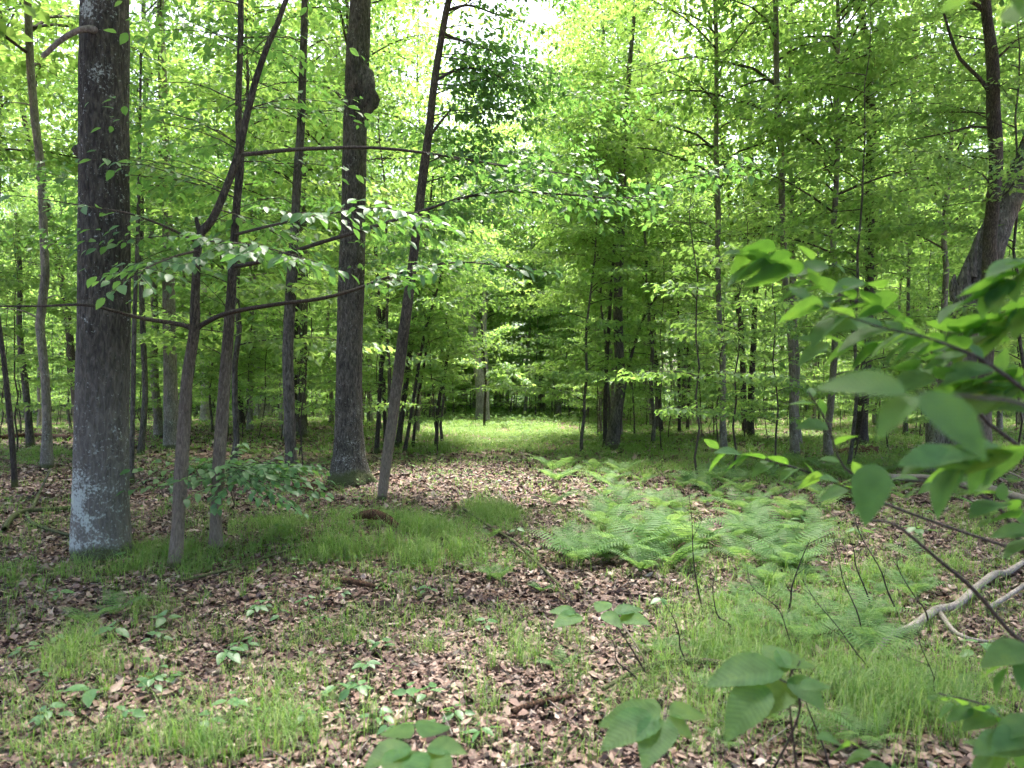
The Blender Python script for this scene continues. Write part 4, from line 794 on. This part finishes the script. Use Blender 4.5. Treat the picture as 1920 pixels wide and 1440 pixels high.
# ------------------------------------------------------------------ leaves of the shrubs close to the lens
def posed(b, rows, mat=0):
    """rows: base (px,py,depth), tip (px,py,depth), facing tilt; leaf surface spans from base to tip"""
    for (bx, by, bd), (tx, ty, td), tilt in rows:
        A = at(bx, by, bd); T = at(tx, ty, td); L = np.linalg.norm(T-A); D = (T-A)/L
        view = unit(A-np.array([0, 0, H])); up = np.array([0, 0, 1.]); n = unit(up*math.cos(tilt)-view*math.sin(tilt))
        b.leaves(A[None], D[None], n[None], np.array([L]), TN, mat, np.array([1.3]))
def near_shrub(name, label, foot, stems, leaves, cat='shrub', group=None, r=.0035):
    o = np.array(foot); root = thing(name, o, label, cat, group); s = MB(); f = MB()
    for rows in stems:
        P = smooth(np.array([np.append(at(a, b_, c), d_) for a, b_, c, d_ in rows]), 26); s.tube(P[:, :3]-o, P[:, 3], 7, 0, .05, 2)
    posed(f, leaves); f.V = [v-o.astype(np.float32) for v in f.V]
    # petioles
    obj('stem', s.mesh('stem', [M['twig']]), root); obj('foliage', f.mesh('foliage', [M['leaf_near']]), root)
    return root
rs = random.Random(14)
def twig_leaves(path, L, n, dep, spread=60, lo=.25):
    """leaves alternating along a screen path of (px,py) at about one depth; L in metres"""
    out = []; p = smooth(np.array(path, float), 40)
    for k in range(n):
        f = lo+(1-lo)*(k+.5)/n; i = min(38, int(f*39)); q = p[i]; t = p[i+1]-p[i]; ang = math.atan2(t[1], t[0])+(1 if k % 2 else -1)*rs.uniform(.4, 1.0)
        dd = (q[2] if len(q) > 2 else dep); Lp = L*F/dd*rs.uniform(.7, 1.15)*rs.uniform(.75, 1)
        out.append(((q[0], q[1], dd), (q[0]+Lp*math.cos(ang), q[1]+Lp*math.sin(ang)*.55+rs.uniform(0, .18)*Lp, dd-rs.uniform(-.3, .5)*L), rs.uniform(-.9, .75)))
    return out
foot1 = gpt(1990, 1260)
stems = [[(1990, 1260, foot1[1], .009), (1970, 1240, 2.7, .008), (1900, 1190, 2.4, .007), (1830, 1110, 2.2, .006), (1760, 1050, 2.1, .005), (1680, 985, 2.0, .004), (1620, 975, 1.9, .003)],
         [(1960, 1200, 2.6, .007), (1940, 900, 2.0, .006), (1850, 790, 1.9, .005), (1770, 690, 1.85, .0045), (1690, 600, 1.8, .0035), (1580, 555, 1.8, .003), (1480, 510, 1.8, .002), (1400, 480, 1.8, .0015)],
         [(1945, 1100, 2.4, .006), (1880, 960, 2.1, .005), (1760, 900, 2.0, .004), (1600, 890, 1.9, .003), (1550, 790, 1.85, .0025), (1515, 735, 1.8, .002)],
         [(1940, 960, 2.1, .005), (1960, 800, 1.5, .005), (1880, 700, 1.35, .004), (1760, 640, 1.4, .003), (1640, 610, 1.45, .002), (1500, 560, 1.5, .0015)],
         [(1960, 1050, 2.3, .005), (1700, 960, 2.2, .004), (1500, 880, 2.2, .003), (1330, 840, 2.2, .002)],
         [(1960, 800, 1.5, .004), (1920, 760, 1.0, .003), (1830, 745, .85, .002), (1720, 735, .8, .0015)]]
lv = []
lv = twig_leaves([(1880, 800), (1770, 690), (1690, 600), (1580, 555), (1480, 510), (1400, 480)], .12, 26, 1.7, lo=.1)
lv += twig_leaves([(1950, 790), (1880, 700), (1760, 640), (1640, 610), (1500, 560)], .12, 24, 1.5, lo=.05)
lv += twig_leaves([(1900, 900), (1760, 900), (1600, 890), (1550, 790), (1515, 735)], .1, 12, 1.9, lo=.05)
lv += twig_leaves([(1700, 960), (1500, 880), (1330, 840)], .11, 14, 2.2, lo=.1)
lv += twig_leaves([(1950, 560), (1880, 600), (1760, 660)], .11, 14, 1.6, lo=0)
lv += twig_leaves([(1960, 480), (1900, 520), (1840, 560)], .12, 12, 1.5, lo=0)
lv += twig_leaves([(1960, 1020), (1880, 940), (1800, 860)], .12, 14, 1.7, lo=0)
lv += [((1700, 735, .8), (1535, 705, .82), .6), ((1725, 738, .8), (1862, 845, .74), .55), ((1715, 742, .8), (1640, 808, .78), .3), ((1640, 870, 1.2), (1622, 975, 1.15), 1.2)]
lv += twig_leaves([(1700, 560), (1600, 520), (1500, 480), (1400, 460)], .12, 9, 1.7, lo=0)+twig_leaves([(1900, 640), (1800, 620), (1640, 650), (1520, 640)], .11, 16, 1.6, lo=0)+twig_leaves([(1930, 850), (1860, 850), (1780, 880)], .14, 9, 1.3, lo=0)+twig_leaves([(1930, 700), (1850, 730), (1700, 690)], .12, 10, 1.5, lo=0)
near_shrub('leafy_shrub', 'bright green large-leaved shrub close to the viewer, filling the right side', foot1, stems, lv)
# long bare bent stems at lower right
foot2 = gpt(1650, 1215)
near_shrub('leafy_shoot', 'low shoot with broad hanging leaves at bottom right of centre', gpt(1420, 1300),
   [[(1420, 1500, 2.6, .004), (1500, 1330, 2.2, .0035), (1440, 1260, 2.0, .003), (1400, 1240, 1.9, .002)], [(1500, 1500, 2.6, .004), (1480, 1300, 1.9, .003), (1500, 1240, 1.8, .002)]],
   [((1465, 1255, 1.8), (1330, 1262, 1.75), .5), ((1435, 1285, 1.75), (1362, 1372, 1.65), .8), ((1480, 1285, 1.8), (1425, 1330, 1.7), .9), ((1475, 1262, 1.8), (1430, 1196, 1.9), .6), ((1480, 1270, 1.8), (1545, 1320, 1.7), .8), ((1460, 1250, 1.8), (1530, 1225, 1.9), .5), ((1500, 1290, 1.7), (1560, 1280, 1.7), .4)], cat='shoot')
near_shrub('leafy_shoot', 'low shoot with broad drooping leaves at bottom edge near centre', gpt(770, 1440),
   [[(790, 1560, 2.3, .003), (785, 1440, 1.9, .0025), (780, 1385, 1.8, .002)]],
   [((768, 1398, 1.8), (686, 1425, 1.7), .35), ((775, 1408, 1.8), (738, 1475, 1.6), .6), ((802, 1400, 1.8), (870, 1400, 1.75), .5), ((792, 1412, 1.8), (818, 1478, 1.6), .8), ((792, 1384, 1.85), (838, 1338, 2.0), .35), ((770, 1384, 1.85), (712, 1356, 1.95), .3)], cat='shoot')
near_shrub('leafy_shoot', 'low shoot with large dark leaves at bottom edge right of the track', gpt(1230, 1430),
   [[(1300, 1560, 2.4, .004), (1260, 1440, 2.0, .003), (1230, 1370, 1.9, .002)]],
   [((1232, 1345, 1.8), (1130, 1385, 1.7), .5), ((1240, 1340, 1.8), (1120, 1345, 1.8), .6), ((1250, 1345, 1.8), (1300, 1380, 1.75), .7), ((1240, 1335, 1.85), (1180, 1310, 1.9), .5), ((1245, 1350, 1.8), (1210, 1420, 1.65), .9), ((1255, 1340, 1.8), (1330, 1330, 1.85), .5)], cat='shoot')
near_shrub('leafy_shoot', 'shoot with small bright leaves held over the track', gpt(1250, 1230),
   [[(1210, 1260, 3.6, .004), (1160, 1180, 3.1, .003), (1120, 1150, 3.0, .002), (1060, 1150, 3.0, .0015)]],
   [((1080, 1150, 3.), (1030, 1140, 3), .5), ((1090, 1155, 3.), (1040, 1165, 2.9), .6), ((1130, 1150, 3.), (1165, 1170, 2.9), .7), ((1120, 1148, 3.), (1145, 1120, 3.1), .5), ((1150, 1150, 3.), (1205, 1135, 3), .4), ((1160, 1160, 3.), (1215, 1160, 2.9), .6)], cat='shoot')
near_shrub('leafy_shoot', 'dark leafy shoot crowding the bottom right corner', gpt(1900, 1400),
   [[(1960, 1540, 2.6, .005), (1900, 1400, 2.2, .004), (1860, 1330, 2.1, .003), (1760, 1300, 2.1, .002)]],
   twig_leaves([(1940, 1420), (1880, 1350), (1760, 1310)], .10, 14, 2.0, lo=0)+twig_leaves([(1960, 1330), (1920, 1390), (1850, 1420)], .12, 9, 1.5, lo=0)+twig_leaves([(1700, 1500), (1650, 1420), (1560, 1390)], .09, 8, 1.9, lo=.1)+twig_leaves([(1960, 1200), (1920, 1230), (1880, 1260)], .12, 5, 1.5, lo=0), cat='shoot')
near_shrub('overhanging_leaves', 'blurred bright leaves hanging into the top right corner', tuple(at(1990, -60, 1.3)),
   [[(1990, -60, 1.3, .004), (1930, -30, 1.1, .003), (1850, -20, 1.0, .002)]],
   [((1965, -40, .9), (1915, 105, .85), -1.0), ((1870, -40, 1.), (1745, 8, 1.), -.7), ((1950, -30, .9), (1880, 20, .85), -.9)], cat='branch')
# thin bare stems standing among the grass at right
BS = [(1320, 1130, 1290, 920, 4), (1470, 1150, 1520, 1010, 6), (1640, 1130, 1590, 1000, 5), (1690, 1140, 1600, 960, 5), (1745, 1160, 1680, 1040, 5), (1300, 1230, 1245, 1130, 5), (1370, 1180, 1340, 1080, 5), (1620, 1180, 1560, 1000, 4), (1500, 1220, 1400, 1060, 4), (1215, 1275, 1130, 1180, 6),
      (1660, 1260, 1500, 1080, 4), (1560, 1430, 1480, 1250, 5), (1760, 1300, 1720, 1180, 4)]
for k, (x0, y0, x1, y1, wd) in enumerate(sorted(BS)):
    x, y, z = gpt(x0, y0+20); o = np.array([x, y, z]); T = at(x1, y1, y*.93)-o; mid = T*.5+np.array([rs.uniform(-.05, .05), 0, rs.uniform(-.04, .06)])
    P = smooth(np.array([[0, 0, -.02], T*.27+np.array([rs.uniform(-.03, .03), 0, 0]), mid, T*.78+np.array([rs.uniform(-.04, .04), 0, 0]), T]), 16); b = MB(); b.tube(P, wd/2.6/F*y*(1-.75*np.linspace(0, 1, 16)), 5, 0, .12, k)
    for q in (6, 9, 12, 14):
        e = P[q]+np.array([rs.uniform(-.12, .12), rs.uniform(-.05, .05), rs.uniform(.02, .12)]); b.sticks(P[q][None], e[None], wd/6/F*y, .0006)
    tag(obj('bare_stem', b.mesh('bare_stem', [M['twig']]), None, o), 'thin dark leafless stem in the right-hand grass, %s from left' % ORD[k], 'stem', 'bare stems in the right-hand grass')

# ------------------------------------------------------------------ fallen wood
def fallen(name, label, rows, mat='dead', lift=.4, forks=(), cat='branch', rough=.1, sides=9, seed=3):
    pts = []
    for px, py, wd in rows:
        x, y, z = gpt(px, py); r = wd/2/F*y; pts.append((x, y, z+r*lift+.015, r))
    P = np.array(pts); o = P[0][:3].copy(); P[:, :3] -= o; S = smooth(P, max(16, len(P)*7)); b = MB(); b.tube(S[:, :3], np.maximum(S[:, 3], .002), sides, 0, rough, seed, freq=5)
    for rw in forks:
        q = []
        for px, py, wd, up in rw:
            x, y, z = gpt(px, py); q.append((x, y, z+.02+up, wd/2/F*y))
        q = np.array(q); q[:, :3] -= o; q = smooth(q, 12); b.tube(q[:, :3], np.maximum(q[:, 3], .0015), 6, 0, rough, seed)
    return tag(obj(name, b.mesh(name, [M[mat]]), None, o), label, cat)
fallen('fallen_branch', 'long pale fallen branch lying diagonally in grass at lower right', [(1560, 1285, 7), (1620, 1262, 10), (1665, 1212, 13), (1710, 1192, 14), (1755, 1162, 15), (1795, 1150, 14), (1830, 1118, 13), (1865, 1092, 13), (1890, 1086, 11), (1940, 1050, 9)], 'dead', 1.8, [[(1760, 1160, 10, .03), (1800, 1210, 8, .04), (1880, 1230, 5, .05)]])
fallen('fallen_branch', 'crooked grey fallen branch on dead leaves left of the thickest trunk', [(8, 1003, 10), (22, 982, 10), (40, 970, 9), (62, 966, 8), (100, 964, 8), (150, 957, 6)], 'bark', 1.8, [[(60, 966, 7, .05), (75, 945, 5, .15), (95, 918, 3, .3)], [(50, 968, 7, .02), (62, 990, 6, .03), (120, 1008, 6, .02), (150, 1012, 4, .02)]])
fallen('fallen_stick', 'straight brown fallen stick slanting across the track edge', [(868, 962, 5), (900, 985, 5), (960, 1025, 6), (1005, 1065, 6), (1050, 1110, 5)], 'bark_sap', 3)
fallen('fallen_stick', 'thin dark fallen stick behind the forked sapling foot', [(345, 1098, 4), (420, 1080, 5), (500, 1055, 5), (580, 1030, 3)], 'bark_sap', 3)
fallen('fallen_stick', 'short whitish piece of wood beside the foot of the forked sapling', [(348, 1058, 7), (375, 1062, 8), (405, 1055, 6)], 'bark_pale', 2)
fallen('fallen_branch', 'low grey fallen branch half hidden in grass along the bottom right', [(1130, 1310, 8), (1200, 1275, 10), (1290, 1262, 12), (1380, 1268, 11), (1450, 1262, 9)], 'bark_sap', 3, [[(1220, 1275, 6, .04), (1180, 1235, 4, .12), (1140, 1200, 3, .2)]])
fallen('fallen_log', 'weathered fallen limb behind the pointed hanging leaf at right', [(1660, 905, 12), (1740, 912, 16), (1830, 925, 16), (1930, 950, 14)], 'dead', 1.5, [[(1740, 912, 6, .1), (1850, 905, 5, .25), (1930, 930, 3, .2)]], 'log')
fallen('fallen_branch', 'thin pale fallen branch crossing behind the long pale branch', [(1850, 1160, 9), (1890, 1135, 9), (1940, 1100, 8)], 'dead', 3)
fallen('fallen_log', 'dark mossy log lying beyond grass at the far left', [(0, 825, 9), (60, 822, 10), (130, 826, 10)], 'rot', 1, (), 'log')
fallen('fallen_branch', 'pale broken branch on the slope between straight trunk and young trees', [(470, 905, 4), (500, 880, 4), (535, 850, 3)], 'dead', 3)
fallen('fallen_log', 'rotten black-brown log sunk in the grassy hump', [(664, 984, 10), (690, 988, 16), (718, 994, 18), (745, 1002, 10)], 'rot', 2.6, (), 'log', .3, 12)
fallen('fallen_stick', 'black damp stick on dead leaves under the grassy hump', [(620, 1095, 8), (660, 1100, 11), (705, 1108, 7)], 'rot', 1.2)
fallen('fallen_stick', 'pale stick lying in lower left dead leaves', [(95, 1260, 4), (150, 1200, 4), (190, 1150, 3)], 'dead', 2)
fallen('fallen_stick', 'dark stick half buried across the lower track', [(960, 1345, 10), (1010, 1330, 12), (1070, 1315, 8)], 'rot', 1)
def stump(px, py, wpx, h, label, seed):
    x, y, z = gpt(px, py); r = wpx/2/F*y; b = MB(); rg = np.random.default_rng(seed); n = 22; th = np.linspace(0, 2*PI, n, endpoint=False)
    top = h*(.5+.6*rg.random(n)); rows = []
    for f in (0, .3, .6, 1.):
        rr = r*(1.25-.35*f)*(1+.2*vnoise(np.stack([np.cos(th)*1.5, np.sin(th)*1.5, np.full(n, f*2)], 1), seed)); rows.append(np.stack([rr*np.cos(th), rr*np.sin(th), -.03+f*top], 1))
    rows.append(np.stack([r*.6*np.cos(th), r*.6*np.sin(th), top*.75], 1)); rows.append(np.stack([r*.15*np.cos(th), r*.15*np.sin(th), np.full(n, h*.25)], 1))
    V = np.concatenate(rows); k = np.arange(len(rows)-1)[:, None]*n; j = np.arange(n)[None]; j2 = (j+1) % n
    b.add(V, np.stack([k+j, k+j2, k+n+j2, k+n+j], -1).reshape(-1, 4))
    for q in range(5):
        a = rg.uniform(0, 6.28); e = rg.uniform(1.5, 3)*r; P = smooth(np.array([[math.cos(a)*r*.5, math.sin(a)*r*.5, h*.3], [math.cos(a)*r*1.2, math.sin(a)*r*1.2, h*.18], [math.cos(a)*e, math.sin(a)*e, .01]]), 8); b.tube(P, .12*r*(1.6-np.linspace(0, 1, 8)), 6, 0, .2, q)
    tag(obj('rotten_stump', b.mesh('rotten_stump', [M['rot']]), None, (x, y, z)), label, 'stump')
stump(572, 922, 48, .22, 'reddish rotten stump in front of the burled and straight trunks', 3)
stump(1585, 940, 26, .3, 'small jagged rotten stump on dead leaves at right behind leaves', 5)
stump(1612, 850, 60, .22, 'dark crumbled stump wood at the foot of the dark straight trunk', 8)
